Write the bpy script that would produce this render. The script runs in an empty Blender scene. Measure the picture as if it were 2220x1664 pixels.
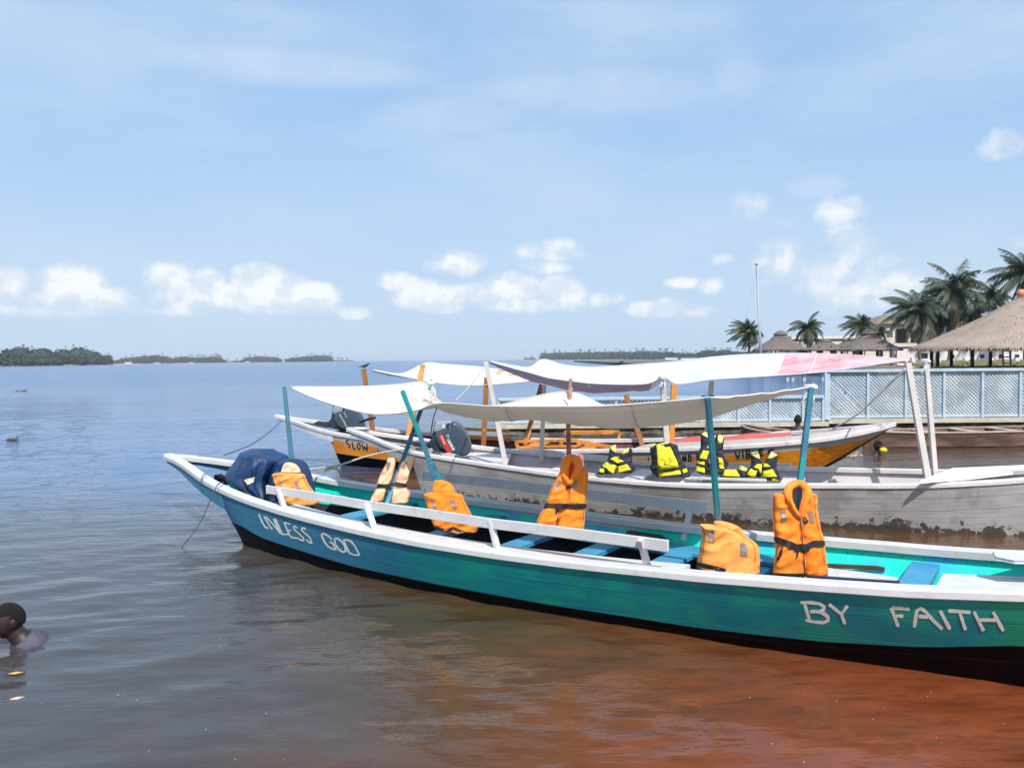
import bpy, bmesh, math, random
import numpy as np
from mathutils import Vector, Matrix, noise
from mathutils.bvhtree import BVHTree

S = bpy.context.scene
COL = S.collection
random.seed(7)
rad = math.radians

# ------------------------------------------------------------------ camera
HAZE = 0.00014
H = 1.9; F = 1677.0; CX, CY = 1110.0, 832.0
_p = math.atan((832 - 779.0) / F); _r = math.atan(0.0087)
FW = Vector((0, math.cos(_p), -math.sin(_p)))
_u0 = Vector((0, math.sin(_p), math.cos(_p))); _r0 = Vector((1, 0, 0))
UP = _u0 * math.cos(_r) + _r0 * math.sin(_r)
RT = _r0 * math.cos(_r) - _u0 * math.sin(_r)
cd = bpy.data.cameras.new('camera'); cam = bpy.data.objects.new('camera', cd); COL.objects.link(cam)
cd.sensor_width = 36; cd.lens = 36 * F / 2220; cd.clip_start = 0.05; cd.clip_end = 60000
cam.matrix_world = Matrix(((RT.x, UP.x, -FW.x, 0), (RT.y, UP.y, -FW.y, 0), (RT.z, UP.z, -FW.z, H), (0, 0, 0, 1)))
S.camera = cam
S.view_settings.view_transform = 'Standard'; S.view_settings.look = 'None'
S.view_settings.exposure = 0.42; S.view_settings.gamma = 1
S.view_settings.use_curve_mapping = False
S.cycles.use_denoising = True
S.cycles.max_bounces = 8; S.cycles.volume_bounces = 0

def lin(r, g, b):
    f = lambda c: (c / 255) / 12.92 if c <= 10 else ((c / 255 + 0.055) / 1.055) ** 2.4
    return (f(r), f(g), f(b), 1)
def ray(u, v): return (FW + RT * ((u - CX) / F) - UP * ((v - CY) / F))
def onz(u, v, z=0.0):
    d = ray(u, v); return Vector((0, 0, H)) + d * ((z - H) / d.z)
def at(u, v, D):
    d = ray(u, v); return Vector((0, 0, H)) + d * (D / d.y)

# ------------------------------------------------------------------ world + sun
SUN = Vector((0.17, -0.64, 0.78)).normalized()
el = math.asin(SUN.z); az = math.atan2(SUN.x, SUN.y)
w = bpy.data.worlds.new("World"); S.world = w; w.use_nodes = True
nt = w.node_tree; N = nt.nodes; L = nt.links; N.clear()
def nd(t, **k):
    n = N.new(t)
    for a, b in k.items(): setattr(n, a, b)
    return n
def mth(op, a, b=None, c=None, clamp=False):
    n = N.new('ShaderNodeMath'); n.operation = op; n.use_clamp = clamp
    for i, x in enumerate((a, b, c)):
        if x is None: continue
        if isinstance(x, (int, float)): n.inputs[i].default_value = x
        else: L.new(x, n.inputs[i])
    return n.outputs[0]
def smooth(x, a, b, o0=0.0, o1=1.0):
    n = N.new('ShaderNodeMapRange'); n.interpolation_type = 'SMOOTHSTEP'
    L.new(x, n.inputs[0]); n.inputs[1].default_value = a; n.inputs[2].default_value = b
    n.inputs[3].default_value = o0; n.inputs[4].default_value = o1
    return n.outputs[0]
def mixc(f, a, b):
    n = N.new('ShaderNodeMix'); n.data_type = 'RGBA'
    if isinstance(f, (int, float)): n.inputs[0].default_value = f
    else: L.new(f, n.inputs[0])
    for i, x in ((6, a), (7, b)):
        if isinstance(x, tuple): n.inputs[i].default_value = x
        else: L.new(x, n.inputs[i])
    return n.outputs[2]
sky = nd('ShaderNodeTexSky', sky_type='NISHITA'); sky.sun_disc = False
sky.sun_elevation = el; sky.sun_rotation = az; sky.air_density = 1.0; sky.dust_density = 1.2; sky.ozone_density = 1.6
SKYS = 0.14
skyc = nd('ShaderNodeVectorMath', operation='SCALE'); L.new(sky.outputs[0], skyc.inputs[0]); skyc.inputs[3].default_value = SKYS
geo = nd('ShaderNodeNewGeometry')
neg = nd('ShaderNodeVectorMath', operation='SCALE'); neg.inputs[3].default_value = 1.0
tc = nd('ShaderNodeTexCoord'); L.new(tc.outputs['Generated'], neg.inputs[0])
sep = nd('ShaderNodeSeparateXYZ'); L.new(neg.outputs[0], sep.inputs[0])
dx, dy, dz = sep.outputs
AZ = mth('ARCTAN2', dx, dy)                     # azimuth, radians, 0 = straight ahead
EL = mth('ARCSINE', dz)
comb = nd('ShaderNodeCombineXYZ'); L.new(AZ, comb.inputs[0]); L.new(EL, comb.inputs[1])
def nz(scale, detail, rough=0.55, vec=None, sx=1, sy=1):
    mp = nd('ShaderNodeMapping'); L.new(vec or comb.outputs[0], mp.inputs[0]); mp.inputs['Scale'].default_value = (sx, sy, 1)
    n = nd('ShaderNodeTexNoise'); n.inputs['Scale'].default_value = scale; n.inputs['Detail'].default_value = detail
    n.inputs['Roughness'].default_value = rough; L.new(mp.outputs[0], n.inputs['Vector']); return n.outputs[0]
n1 = nz(21, 5, 0.52); n0 = nz(75, 6, 0.6)
n3 = nz(2.2, 5, 0.55, sx=1.0, sy=3.2)
# pale veil of thin high cloud
veil = smooth(n3, 0.36, 0.72)
base = mixc(0.75, skyc.outputs[0], lin(158, 193, 233))
sk1 = mixc(mth('MULTIPLY', veil, 0.62), base, lin(194, 214, 232))
low = smooth(EL, 0.34, 0.0)
sk2 = mixc(mth('MULTIPLY', low, 0.72), sk1, lin(188, 207, 228))
# cumulus: puffs as (u, v, half-width px, half-height px, strength)
PUFF = [(25,610,42,26,.9),(70,640,60,26,.55),(150,612,62,38,.9),(190,650,90,30,.6),(270,668,50,14,.4),(60,672,110,16,.4),
 (365,605,48,32,.75),(400,640,75,34,.75),(455,610,28,28,1),(490,642,38,26,1),(400,672,60,14,.5),
 (560,600,50,32,1),(600,632,75,42,1),(680,640,55,32,1),(640,668,100,16,.6),(770,678,34,15,1),
 (860,610,42,22,1),(930,640,70,34,.95),(1020,640,70,28,.8),(1110,622,62,34,1),(1215,632,50,34,1),(1150,662,110,18,.7),(960,668,60,14,.8),
 (985,572,60,28,.6),(1190,545,70,26,.5),(1185,580,55,14,.55),
 (1320,648,36,16,.6),(1480,612,34,14,.85),(1540,618,26,18,.55),(1430,668,75,20,.8),(1500,676,48,12,.6),
 (1630,445,42,28,.5),(1700,482,26,14,.4),(1810,455,52,24,.45),(1770,405,60,26,.25),
 (1560,558,22,14,.4),(1730,580,70,60,.31),(1860,555,75,55,.38),(1950,610,40,26,.45),(1800,610,120,60,.36),(1840,660,120,20,.33),
 (2205,308,52,24,.42),(2215,520,26,14,.4),(1600,165,60,50,.18),(1300,200,260,50,.22),(980,250,170,40,.18),(640,150,260,40,.25)]
D = None; FA_ = None
for (u, v, a, b, s) in PUFF:
    d = ray(u, v).normalized(); ca = math.atan2(d.x, d.y); ce = math.asin(d.z)
    ka = F / a / (1 + ((u - CX) / F) ** 2) ** -1; kb = F / b
    ka = F / a / 1.22; kb = kb / 1.12
    vx = mth('MULTIPLY_ADD', AZ, ka, -ca * ka); vy = mth('MULTIPLY_ADD', EL, kb, -ce * kb)
    q = mth('MULTIPLY', vx, vx); q = mth('MULTIPLY_ADD', vy, vy, q)
    q = mth('MULTIPLY_ADD', q, -s, s)           # s*(1-r^2)
    if s < 0.3: q = smooth(mth('MULTIPLY', q, 1 / s), 0.0, 1.0, 0, s * 1.6); FA_ = q if FA_ is None else mth('MAXIMUM', FA_, q)
    else: D = q if D is None else mth('MAXIMUM', D, q)
D = mth('MULTIPLY_ADD', n1, 1.6, mth('ADD', D, -0.72))
D = mth('MULTIPLY_ADD', n0, 0.5, mth('ADD', D, -0.25))
cl = mth('MULTIPLY', smooth(D, 0.0, 0.85), smooth(EL, 0.025, 0.075, 0.25, 1.0))
# billows: the side of each lump towards the light is brighter
sh_v = nd('ShaderNodeVectorMath', operation='ADD'); L.new(comb.outputs[0], sh_v.inputs[0]); sh_v.inputs[1].default_value = (-0.006, 0.011, 0)
n1b = nz(21, 5, 0.52, vec=sh_v.outputs[0])
shade = smooth(mth('SUBTRACT', n1, n1b), -0.10, 0.10)
sk2 = mixc(mth('MULTIPLY', FA_, mth('MULTIPLY_ADD', n1, 1.6, 0.1)), sk2, lin(206, 219, 236))
cc = mixc(shade, lin(212, 222, 232), lin(244, 244, 242))
fin = mixc(mth('MULTIPLY', cl, 0.82), sk2, cc)
bg = nd('ShaderNodeBackground'); L.new(fin, bg.inputs[0]); bg.inputs[1].default_value = 0.87
wo = nd('ShaderNodeOutputWorld'); L.new(bg.outputs[0], wo.inputs[0])

sd = bpy.data.lights.new('sun', 'SUN'); sd.energy = 3.9; sd.angle = rad(0.6); sd.color = (1, 0.955, 0.89)
so = bpy.data.objects.new('sun', sd); COL.objects.link(so)
so.rotation_euler = SUN.to_track_quat('Z', 'Y').to_euler(); so.location = (0, -5, 20)

# ------------------------------------------------------------------ materials
_mats = {}
def M(name, c, rough=0.6, var=0.18, vscale=4.0, bump=0.15, bscale=30.0, c2=None, mask=(0.45, 0.6), stretch=(1, 1, 1), metallic=0, spec=0.5, sheen=0, mscale=None, dirt=None, trans=0):
    """procedural material: mottled colour c (+ patches of c2), grainy bump"""
    if name in _mats: return _mats[name]
    m = bpy.data.materials.new(name); m.use_nodes = True
    global N, L
    N = m.node_tree.nodes; L = m.node_tree.links
    b = N['Principled BSDF']
    t = N.new('ShaderNodeTexCoord'); mp = N.new('ShaderNodeMapping'); L.new(t.outputs['Object'], mp.inputs[0]); mp.inputs['Scale'].default_value = stretch
    n = N.new('ShaderNodeTexNoise'); n.inputs['Scale'].default_value = vscale; n.inputs['Detail'].default_value = 6; L.new(mp.outputs[0], n.inputs['Vector'])
    f = smooth(n.outputs[0], 0.25, 0.75)
    c = tuple(c[:3]) + (1,)
    lo = tuple(x * (1 - var) for x in c[:3]) + (1,); hi = tuple(min(1, x * (1 + var)) for x in c[:3]) + (1,)
    col = mixc(f, lo, hi)
    if c2 is not None:
        n2_ = N.new('ShaderNodeTexNoise'); n2_.inputs['Scale'].default_value = mscale or vscale * 0.7; n2_.inputs['Detail'].default_value = 8; n2_.inputs['Roughness'].default_value = 0.65
        mp2 = N.new('ShaderNodeMapping'); L.new(t.outputs['Object'], mp2.inputs[0]); mp2.inputs['Location'].default_value = (3.1, 7.7, 1.3); mp2.inputs['Scale'].default_value = stretch
        L.new(mp2.outputs[0], n2_.inputs['Vector'])
        col = mixc(smooth(n2_.outputs[0], mask[0], mask[1]), col, tuple(c2[:3]) + (1,))
    if dirt is not None:   # (colour, scale, lo, hi)
        n4 = N.new('ShaderNodeTexNoise'); n4.inputs['Scale'].default_value = dirt[1]; n4.inputs['Detail'].default_value = 9; n4.inputs['Roughness'].default_value = 0.7
        mp4 = N.new('ShaderNodeMapping'); L.new(t.outputs['Object'], mp4.inputs[0]); mp4.inputs['Location'].default_value = (9.1, 2.7, 5.3); L.new(mp4.outputs[0], n4.inputs['Vector'])
        col = mixc(smooth(n4.outputs[0], dirt[2], dirt[3]), col, tuple(dirt[0][:3]) + (1,))
    L.new(col, b.inputs['Base Color'])
    b.inputs['Roughness'].default_value = rough; b.inputs['Metallic'].default_value = metallic
    b.inputs['Specular IOR Level'].default_value = spec
    if sheen: b.inputs['Sheen Weight'].default_value = sheen
    if bump:
        n3_ = N.new('ShaderNodeTexNoise'); n3_.inputs['Scale'].default_value = bscale; n3_.inputs['Detail'].default_value = 5; L.new(mp.outputs[0], n3_.inputs['Vector'])
        bp = N.new('ShaderNodeBump'); bp.inputs['Strength'].default_value = bump; bp.inputs['Distance'].default_value = 0.02
        L.new(n3_.outputs[0], bp.inputs['Height']); L.new(bp.outputs[0], b.inputs['Normal'])
    if trans:
        tr = N.new('ShaderNodeBsdfTranslucent'); L.new(col, tr.inputs[0]); mx = N.new('ShaderNodeMixShader'); mx.inputs[0].default_value = trans
        L.new(b.outputs[0], mx.inputs[1]); L.new(tr.outputs[0], mx.inputs[2]); L.new(mx.outputs[0], N['Material Output'].inputs[0])
    _mats[name] = m
    return m

# ------------------------------------------------------------------ mesh helpers
def tagp(o, label=None, cat=None, group=None, kind=None):
    if label: o['label'] = label
    if cat: o['category'] = cat
    if group: o['group'] = group
    if kind: o['kind'] = kind
    return o
def thing(name, loc, label, cat, group=None, kind=None):
    o = bpy.data.objects.new(name, None); COL.objects.link(o); o.location = loc; o.empty_display_size = 0.2
    return tagp(o, label, cat, group, kind)
def wloc(o):
    p = Vector((0, 0, 0))
    while o is not None: p += o.location; o = o.parent
    return p
class MB:
    def __init__(s): s.v = []; s.f = []; s.m = []; s.mi = 0
    def add(s, vs, fs, mi=None):
        k = len(s.v); s.v += [tuple(x) for x in vs]; s.f += [tuple(i + k for i in f) for f in fs]; s.m += [s.mi if mi is None else mi] * len(fs); return s
    def box(s, c, sx, sy, sz, R=None, mi=None):
        vs = []
        for a in (-1, 1):
            for b in (-1, 1):
                for d in (-1, 1):
                    q = Vector((a * sx / 2, b * sy / 2, d * sz / 2))
                    if R is not None: q = R @ q
                    vs.append(Vector(c) + q)
        return s.add(vs, [(0, 1, 3, 2), (4, 6, 7, 5), (0, 4, 5, 1), (2, 3, 7, 6), (0, 2, 6, 4), (1, 5, 7, 3)], mi)
    def beam(s, p, q, a, b, up=Vector((0, 0, 1)), mi=None, t2=1.0):
        """box beam from p to q; a = size across (horizontal), b = size along up; t2 tapers the q end"""
        p = Vector(p); q = Vector(q); d = (q - p).normalized()
        x = d.cross(up)
        if x.length < 1e-4: x = d.cross(Vector((0, 1, 0)))
        x.normalize(); y = x.cross(d).normalized()
        vs = []
        for P, k in ((p, 1), (q, t2)):
            for (i, j) in ((-1, -1), (1, -1), (1, 1), (-1, 1)): vs.append(P + x * (i * a / 2 * k) + y * (j * b / 2 * k))
        return s.add(vs, [(3, 2, 1, 0), (4, 5, 6, 7), (0, 1, 5, 4), (1, 2, 6, 5), (2, 3, 7, 6), (3, 0, 4, 7)], mi)
    def tube(s, pts, r, n=8, mi=None, cap=True, flat=1.0):
        pts = [Vector(p) for p in pts]; vs = []; fs = []
        rr = r if isinstance(r, (list, tuple)) else [r] * len(pts)
        ref = Vector((0, 0, 1))
        for i, p in enumerate(pts):
            d = (pts[min(i + 1, len(pts) - 1)] - pts[max(i - 1, 0)]).normalized()
            x = d.cross(ref)
            if x.length < 0.05: x = d.cross(Vector((0, 1, 0)))
            x.normalize(); y = x.cross(d).normalized()
            for k in range(n):
                a = 2 * math.pi * k / n; vs.append(p + x * (math.cos(a) * rr[i]) + y * (math.sin(a) * rr[i] * flat))
        for i in range(len(pts) - 1):
            for k in range(n):
                k2 = (k + 1) % n; fs.append((i * n + k, i * n + k2, (i + 1) * n + k2, (i + 1) * n + k))
        if cap: fs += [tuple(range(n))[::-1], tuple((len(pts) - 1) * n + k for k in range(n))]
        return s.add(vs, fs, mi)
    def grid(s, rows, mi=None, flip=False, close=False):
        n = len(rows[0]); vs = [p for r in rows for p in r]; fs = []
        for i in range(len(rows) - 1):
            for j in range(n if close else n - 1):
                j2 = (j + 1) % n; f = (i * n + j, i * n + j2, (i + 1) * n + j2, (i + 1) * n + j); fs.append(f[::-1] if flip else f)
        return s.add(vs, fs, mi)
    def build(s, name, mats, parent=None, smooth_=False, bevel=0, solid=0, sub=0, origin=None):
        me = bpy.data.meshes.new(name)
        off = wloc(parent) if parent is not None else Vector(origin or (0, 0, 0))
        me.from_pydata([(a - off.x, b - off.y, c - off.z) for a, b, c in s.v], [], s.f)
        mats = mats if isinstance(mats, (list, tuple)) else [mats]
        for m in mats: me.materials.append(m)
        me.polygons.foreach_set('material_index', [min(i, len(mats) - 1) for i in s.m])
        if smooth_: me.polygons.foreach_set('use_smooth', [True] * len(s.f))
        me.update()
        o = bpy.data.objects.new(name, me); COL.objects.link(o)
        if parent is not None: o.parent = parent
        else: o.location = off
        if solid: md = o.modifiers.new('solid', 'SOLIDIFY'); md.thickness = solid; md.offset = 0
        if bevel: md = o.modifiers.new('bevel', 'BEVEL'); md.width = bevel; md.segments = 2; md.limit_method = 'ANGLE'
        if sub: md = o.modifiers.new('sub', 'SUBSURF'); md.levels = sub; md.render_levels = sub
        return o
    def bvh(s): return BVHTree.FromPolygons([Vector(v) for v in s.v], s.f)

def cr(tab, x):
    """Catmull-Rom through rows (x, a, b, ...)"""
    xs = [r[0] for r in tab]
    i = 0
    while i < len(xs) - 2 and x > xs[i + 1]: i += 1
    t = (x - xs[i]) / (xs[i + 1] - xs[i]); t = max(0, min(1, t))
    out = []
    for k in range(1, len(tab[0])):
        p1, p2 = tab[i][k], tab[i + 1][k]
        p0 = tab[i - 1][k] if i > 0 else 2 * p1 - p2; p3 = tab[i + 2][k] if i + 2 < len(tab) else 2 * p2 - p1
        out.append(0.5 * (2 * p1 + (p2 - p0) * t + (2 * p0 - 5 * p1 + 4 * p2 - p3) * t * t + (3 * p1 - p0 - 3 * p2 + p3) * t ** 3))
    return out
def lerp1(tab, x):
    return float(np.interp(x, [t[0] for t in tab], [t[1] for t in tab]))
def dense(pts, n):
    """resample a polyline of tuples into a smooth curve of n points"""
    tab = [(i,) + tuple(p) for i, p in enumerate(pts)]
    return [tuple(cr(tab, (len(pts) - 1) * k / (n - 1))) for k in range(n)]
def T(ox, oy, sc): return lambda x, y: (ox + x / sc, oy + y / sc)

def hitpx(u, v, bv, off=0.004):
    d = ray(u, v).normalized(); o = Vector((0, 0, H))
    p, n, i, t = bv.ray_cast(o, d)
    if p is None:
        q, n, i, t = bv.find_nearest(o + d * hitpx.last); p = q
        if p is None: return None
    else: hitpx.last = t
    if n.dot(d) > 0: n = -n
    return p + n * off
hitpx.last = 6.0
def stroke(mb, pts, wpx, bv, off=0.004, step=3.0, mi=None, brush=0.0):
    """a painted or sewn strip: a polyline seen at pixels pts laid on the surface bv"""
    P = []
    for a, b in zip(pts[:-1], pts[1:]):
        n = max(1, int(math.hypot(b[0] - a[0], b[1] - a[1]) / step))
        P += [(a[0] + (b[0] - a[0]) * k / n, a[1] + (b[1] - a[1]) * k / n) for k in range(n)]
    P.append(pts[-1]); rows = []
    for i, (u, v) in enumerate(P):
        a = P[max(0, i - 1)]; b = P[min(len(P) - 1, i + 1)]; dx_, dy_ = b[0] - a[0], b[1] - a[1]; l = math.hypot(dx_, dy_) or 1
        wv = wpx * (1 + brush * noise.noise(Vector((u * .09, v * .11, 2.5)))); nx, ny = -dy_ / l * wv / 2, dx_ / l * wv / 2
        k = 0.72 if i in (0, len(P) - 1) else 1
        rows.append([hitpx(u - nx * k, v - ny * k, bv, off), hitpx(u + nx * k, v + ny * k, bv, off)])
    mb.grid(rows, mi)
def patch(mb, quad, bv, off=0.004, n=4, mi=None):
    rows = []
    for i in range(n + 1):
        a = i / n; row = []
        for j in range(n + 1):
            b = j / n
            u = (quad[0][0] * (1 - b) + quad[1][0] * b) * (1 - a) + (quad[3][0] * (1 - b) + quad[2][0] * b) * a
            v = (quad[0][1] * (1 - b) + quad[1][1] * b) * (1 - a) + (quad[3][1] * (1 - b) + quad[2][1] * b) * a
            row.append(hitpx(u, v, bv, off))
        rows.append(row)
    mb.grid(rows, mi)
# ------------------------------------------------------------------ water and land
def build_water():
    # one sheet, finer towards the beach, with real ripples near the camera
    nr, na = 520, 960
    ys = np.concatenate([[0.5], np.geomspace(1.6, 60, nr), np.geomspace(66, 30000, 70)])
    ax = np.linspace(-1.5, 1.5, na)
    Y, A = np.meshgrid(ys, ax, indexing='ij'); X = Y * A; X[-3:] *= 1.0
    rng = np.random.RandomState(3); Z = np.zeros_like(X)
    fall = np.exp(-np.maximum(Y - 5, 0) / 22)
    warp = 0.35 * np.sin(X * 0.9 + 1.3 * np.sin(Y * 0.53)) + 0.3 * np.sin(Y * 0.8 + X * 0.4)
    for k in range(34):
        lam = 0.16 * (1.0 / 0.16) ** rng.rand()
        th = rng.normal(0.15, 0.55) + (math.pi / 2)
        kk = 2 * math.pi / lam
        amp = 0.0042 * lam ** 0.9 * rng.uniform(0.5, 1.3)
        lf = np.clip((lam / (Y * 0.010 + 0.02) - 1), 0, 1)
        Z += amp * lf * np.sin(kk * (X * math.cos(th) + Y * math.sin(th)) + warp * kk * 0.35 + rng.rand() * 6.28)
    # calmer patches
    calm = 0.55 + 0.45 * np.sin(X * 0.7 - 0.5 + 0.8 * np.sin(Y * 0.6)) * np.sin(Y * 0.45 + 1)
    Z *= 0.70 * fall * (0.55 + 0.5 * calm)
    R = len(ys); V = np.stack([X, Y, Z], -1).reshape(-1, 3)
    idx = np.arange(R * na).reshape(R, na)
    q = np.stack([idx[:-1, :-1], idx[:-1, 1:], idx[1:, 1:], idx[1:, :-1]], -1).reshape(-1, 4)
    me = bpy.data.meshes.new('water'); me.vertices.add(len(V)); me.vertices.foreach_set('co', V.ravel())
    me.loops.add(q.size); me.loops.foreach_set('vertex_index', q.ravel().astype(np.int32))
    me.polygons.add(len(q)); me.polygons.foreach_set('loop_start', np.arange(0, q.size, 4, dtype=np.int32))
    me.polygons.foreach_set('use_smooth', np.ones(len(q), bool))
    me.update(); me.validate()
    o = bpy.data.objects.new('water', me); COL.objects.link(o); tagp(o, kind='structure', label='calm rippled lagoon water, brown and red in the shallows and blue far out')
    m = bpy.data.materials.new('water'); m.use_nodes = True
    global N, L
    N = m.node_tree.nodes; L = m.node_tree.links; b = N['Principled BSDF']
    g = N.new('ShaderNodeNewGeometry'); sp = N.new('ShaderNodeSeparateXYZ'); L.new(g.outputs['Position'], sp.inputs[0])
    x, y, z = sp.outputs
    def noise_(sc, det, st=(1, 1, 1), loc=(0, 0, 0), rough=0.55):
        mp = N.new('ShaderNodeMapping'); L.new(g.outputs['Position'], mp.inputs[0]); mp.inputs['Scale'].default_value = st; mp.inputs['Location'].default_value = loc
        n = N.new('ShaderNodeTexNoise'); n.inputs['Scale'].default_value = sc; n.inputs['Detail'].default_value = det; n.inputs['Roughness'].default_value = rough
        L.new(mp.outputs[0], n.inputs['Vector']); return n.outputs[0]
    # sand shows redder where the bottom shelves up at the beach (lower right)
    nA = noise_(0.55, 4, (1, 1.4, 1)); nB = noise_(2.3, 6, (1, 2.0, 1), (4, 2, 0)); nC = noise_(5, 6, (.7, 2.6, 1), (1, 5, 0), 0.65)
    sh = mth('MULTIPLY_ADD', x, 0.50, mth('MULTIPLY', y, -0.33))
    sh = mth('ADD', sh, mth('MULTIPLY_ADD', nA, 1.2, -0.6))
    red = mth('MULTIPLY', smooth(sh, -2.2, -0.2), smooth(y, 8.6, 6.0, 0.15, 1.0))
    mid = mixc(nB, lin(50, 44, 28), lin(86, 68, 42))
    redc = mixc(nB, lin(100, 46, 25), lin(134, 72, 42))
    c = mixc(red, mid, redc)
    c = mixc(smooth(nC, 0.46, 0.72, 0, 0.6), c, lin(60, 42, 28))
    # sky reflection painted into the base colour at left; bluer off shore
    xl = mth('MULTIPLY_ADD', y, 0.16, x)
    left = smooth(mth('ADD', xl, mth('MULTIPLY_ADD', nA, 1.2, -0.6)), 0.9, -2.4)
    c = mixc(mth('MULTIPLY', left, 0.85), c, lin(64, 64, 68))
    deep = smooth(y, 12.0, 45.0)
    lf2 = smooth(x, -1.0, -5.0)
    dd = mth('MAXIMUM', deep, mth('MULTIPLY', lf2, smooth(y, 7.5, 14.0)))
    c = mixc(dd, c, lin(62, 96, 138))
    L.new(c, b.inputs['Base Color'])
    b.inputs['IOR'].default_value = 1.42
    L.new(smooth(y, 8, 80, 0.025, 0.22), b.inputs['Roughness'])
    # fine ripples
    r1 = noise_(5.0, 4, (0.75, 1.9, 1), (0, 0, 0)); r2 = noise_(17, 3, (0.7, 1.6, 1), (3, 1, 0)); r3 = noise_(0.9, 5, (0.35, 1.4, 1), (7, 3, 0))
    bp = N.new('ShaderNodeBump'); bp.inputs['Distance'].default_value = 0.05
    gust = smooth(noise_(0.16, 3, (0.6, 1.5, 1), (2, 8, 0)), 0.35, 0.65, 0.55, 1.0)
    L.new(mth('MULTIPLY', gust, mth('MULTIPLY', smooth(y, 4.0, 16.0, 0.17, 0.66), smooth(y, 60.0, 400.0, 1.0, 0.8))), bp.inputs['Strength'])
    hgt = mth('ADD', mth('MULTIPLY', r1, 0.9), mth('ADD', mth('MULTIPLY', r2, 0.25), mth('MULTIPLY', r3, 3.2)))
    L.new(hgt, bp.inputs['Height']); L.new(bp.outputs[0], b.inputs['Normal'])
    me.materials.append(m)
build_water()

# seabed / land sheet under everything, reaching the horizon
mb = MB(); mb.grid([[(-30000, -40, -2.5), (30000, -40, -2.5)], [(-30000, 32000, -2.5), (30000, 32000, -2.5)]])
o = mb.build('ground', M('seabed', (0.2, 0.12, 0.06))); tagp(o, kind='structure')
# resort land on the right
def land():
    mb = MB()
    edge = [(7.9, 19.45), (30, 19.45), (60, 19.4), (400, 19.4), (400, 500), (40, 500), (27, 150), (25.6, 84), (30, 80), (33, 70), (20, 42), (8.4, 20.6)]
    n = len(edge); top = [(x, y, 0.33 if y < 60 else 0.8) for x, y in edge]
    mb.add([(x, y, -1) for x, y in edge] + top + [(90, 90, 0.85)], [(i, (i + 1) % n, n + (i + 1) % n, n + i) for i in range(n)] + [(n + i, n + (i + 1) % n, 2 * n) for i in range(n)])
    o = mb.build('land', M('sand', lin(112, 100, 84), 0.9, 0.2, 0.8, 0.3, 3, c2=lin(86, 88, 58), mask=(0.52, 0.62), mscale=0.25)); tagp(o, kind='structure', label='low sandy shore of the resort behind the lattice fence')
land()

# ------------------------------------------------------------------ boats
class Boat:
    def __init__(s, T0, deg, tab, dz, kb):
        s.T = Vector((T0[0], T0[1], 0)); a = rad(deg); s.a = Vector((math.cos(a), math.sin(a), 0)); s.n = Vector((-s.a.y, s.a.x, 0))
        s.tab = tab; s.dz = dz; s.kb = kb; s.smax = tab[-1][0]
    def wz(s, x): w_, z_ = cr(s.tab, x); return max(w_, 0.012), z_
    def P(s, x, o, z): return s.T + s.a * x + s.n * o + Vector((0, 0, z))
    def at_o(s, u, v, o):
        """point seen at pixel u,v in the upright plane at offset o from the keel line"""
        d = ray(u, v); C = Vector((0, 0, H)); k = (o - (C - s.T).dot(s.n)) / d.dot(s.n); return C + d * k
    def at_z(s, u, v, z):
        p = onz(u, v, z); return p, (p - s.T).dot(s.a), (p - s.T).dot(s.n)
    def wb(s, x): return s.wz(x)[0] * lerp1(s.kb, x)

NEAR = Boat((-4.345, 9.757), -35, [(0, .07, .73), (.5, .215, .715), (1, .375, .672), (1.5, .52, .618), (2, .628, .567), (2.5, .703, .527), (3, .762, .500), (3.5, .81, .480), (4, .848, .467), (4.5, .873, .459), (5, .884, .455), (5.5, .868, .453), (6, .842, .458), (6.5, .807, .470), (7, .766, .488), (7.5, .727, .512), (8, .683, .541), (8.5, .625, .574), (9, .545, .617), (9.5, .44, .665), (10, .31, .72), (10.5, .17, .78), (10.9, .03, .84)], .055,
            [(0, .9), (2.2, .9), (4, .86), (6, .81), (7.6, .66), (9, .42), (10.9, .3)])
GREY = Boat((-2.494, 11.896), -24, [(0, .08, .86), (.5, .26, .782), (1, .49, .701), (1.5, .635, .635), (2, .69, .588), (2.5, .73, .553), (3, .785, .521), (3.5, .845, .492), (4, .885, .467), (4.5, .905, .453), (5, .92, .446), (5.5, .898, .451), (6, .842, .468), (6.5, .77, .489), (7, .715, .51), (7.5, .66, .53), (8, .575, .557), (8.5, .44, .596), (9, .29, .65), (9.5, .13, .71), (9.8, .03, .75)], .05,
            [(0, .85), (1.5, .85), (4, .82), (6.5, .80), (8.5, .68), (9.8, .5)])
YEL = Boat((-4.583, 15.086), -19, [(0, .07, .85), (.5, .23, .776), (1, .465, .703), (1.5, .62, .634), (2, .705, .58), (2.5, .78, .538), (3, .855, .503), (3.5, .93, .474), (4, .945, .455), (4.5, .95, .446), (5, .96, .442), (5.5, .942, .446), (6, .9, .456), (6.5, .866, .471), (7, .862, .492), (7.5, .868, .518), (8, .875, .55), (8.5, .885, .588), (9, .88, .633), (9.5, .84, .683), (10, .72, .745), (10.4, .48, .81), (10.7, .26, .87), (10.95, .03, .93)], .05,
            [(0, .8), (1.6, .8), (4, .8), (7, .75), (9.5, .6), (10.95, .3)])

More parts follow.
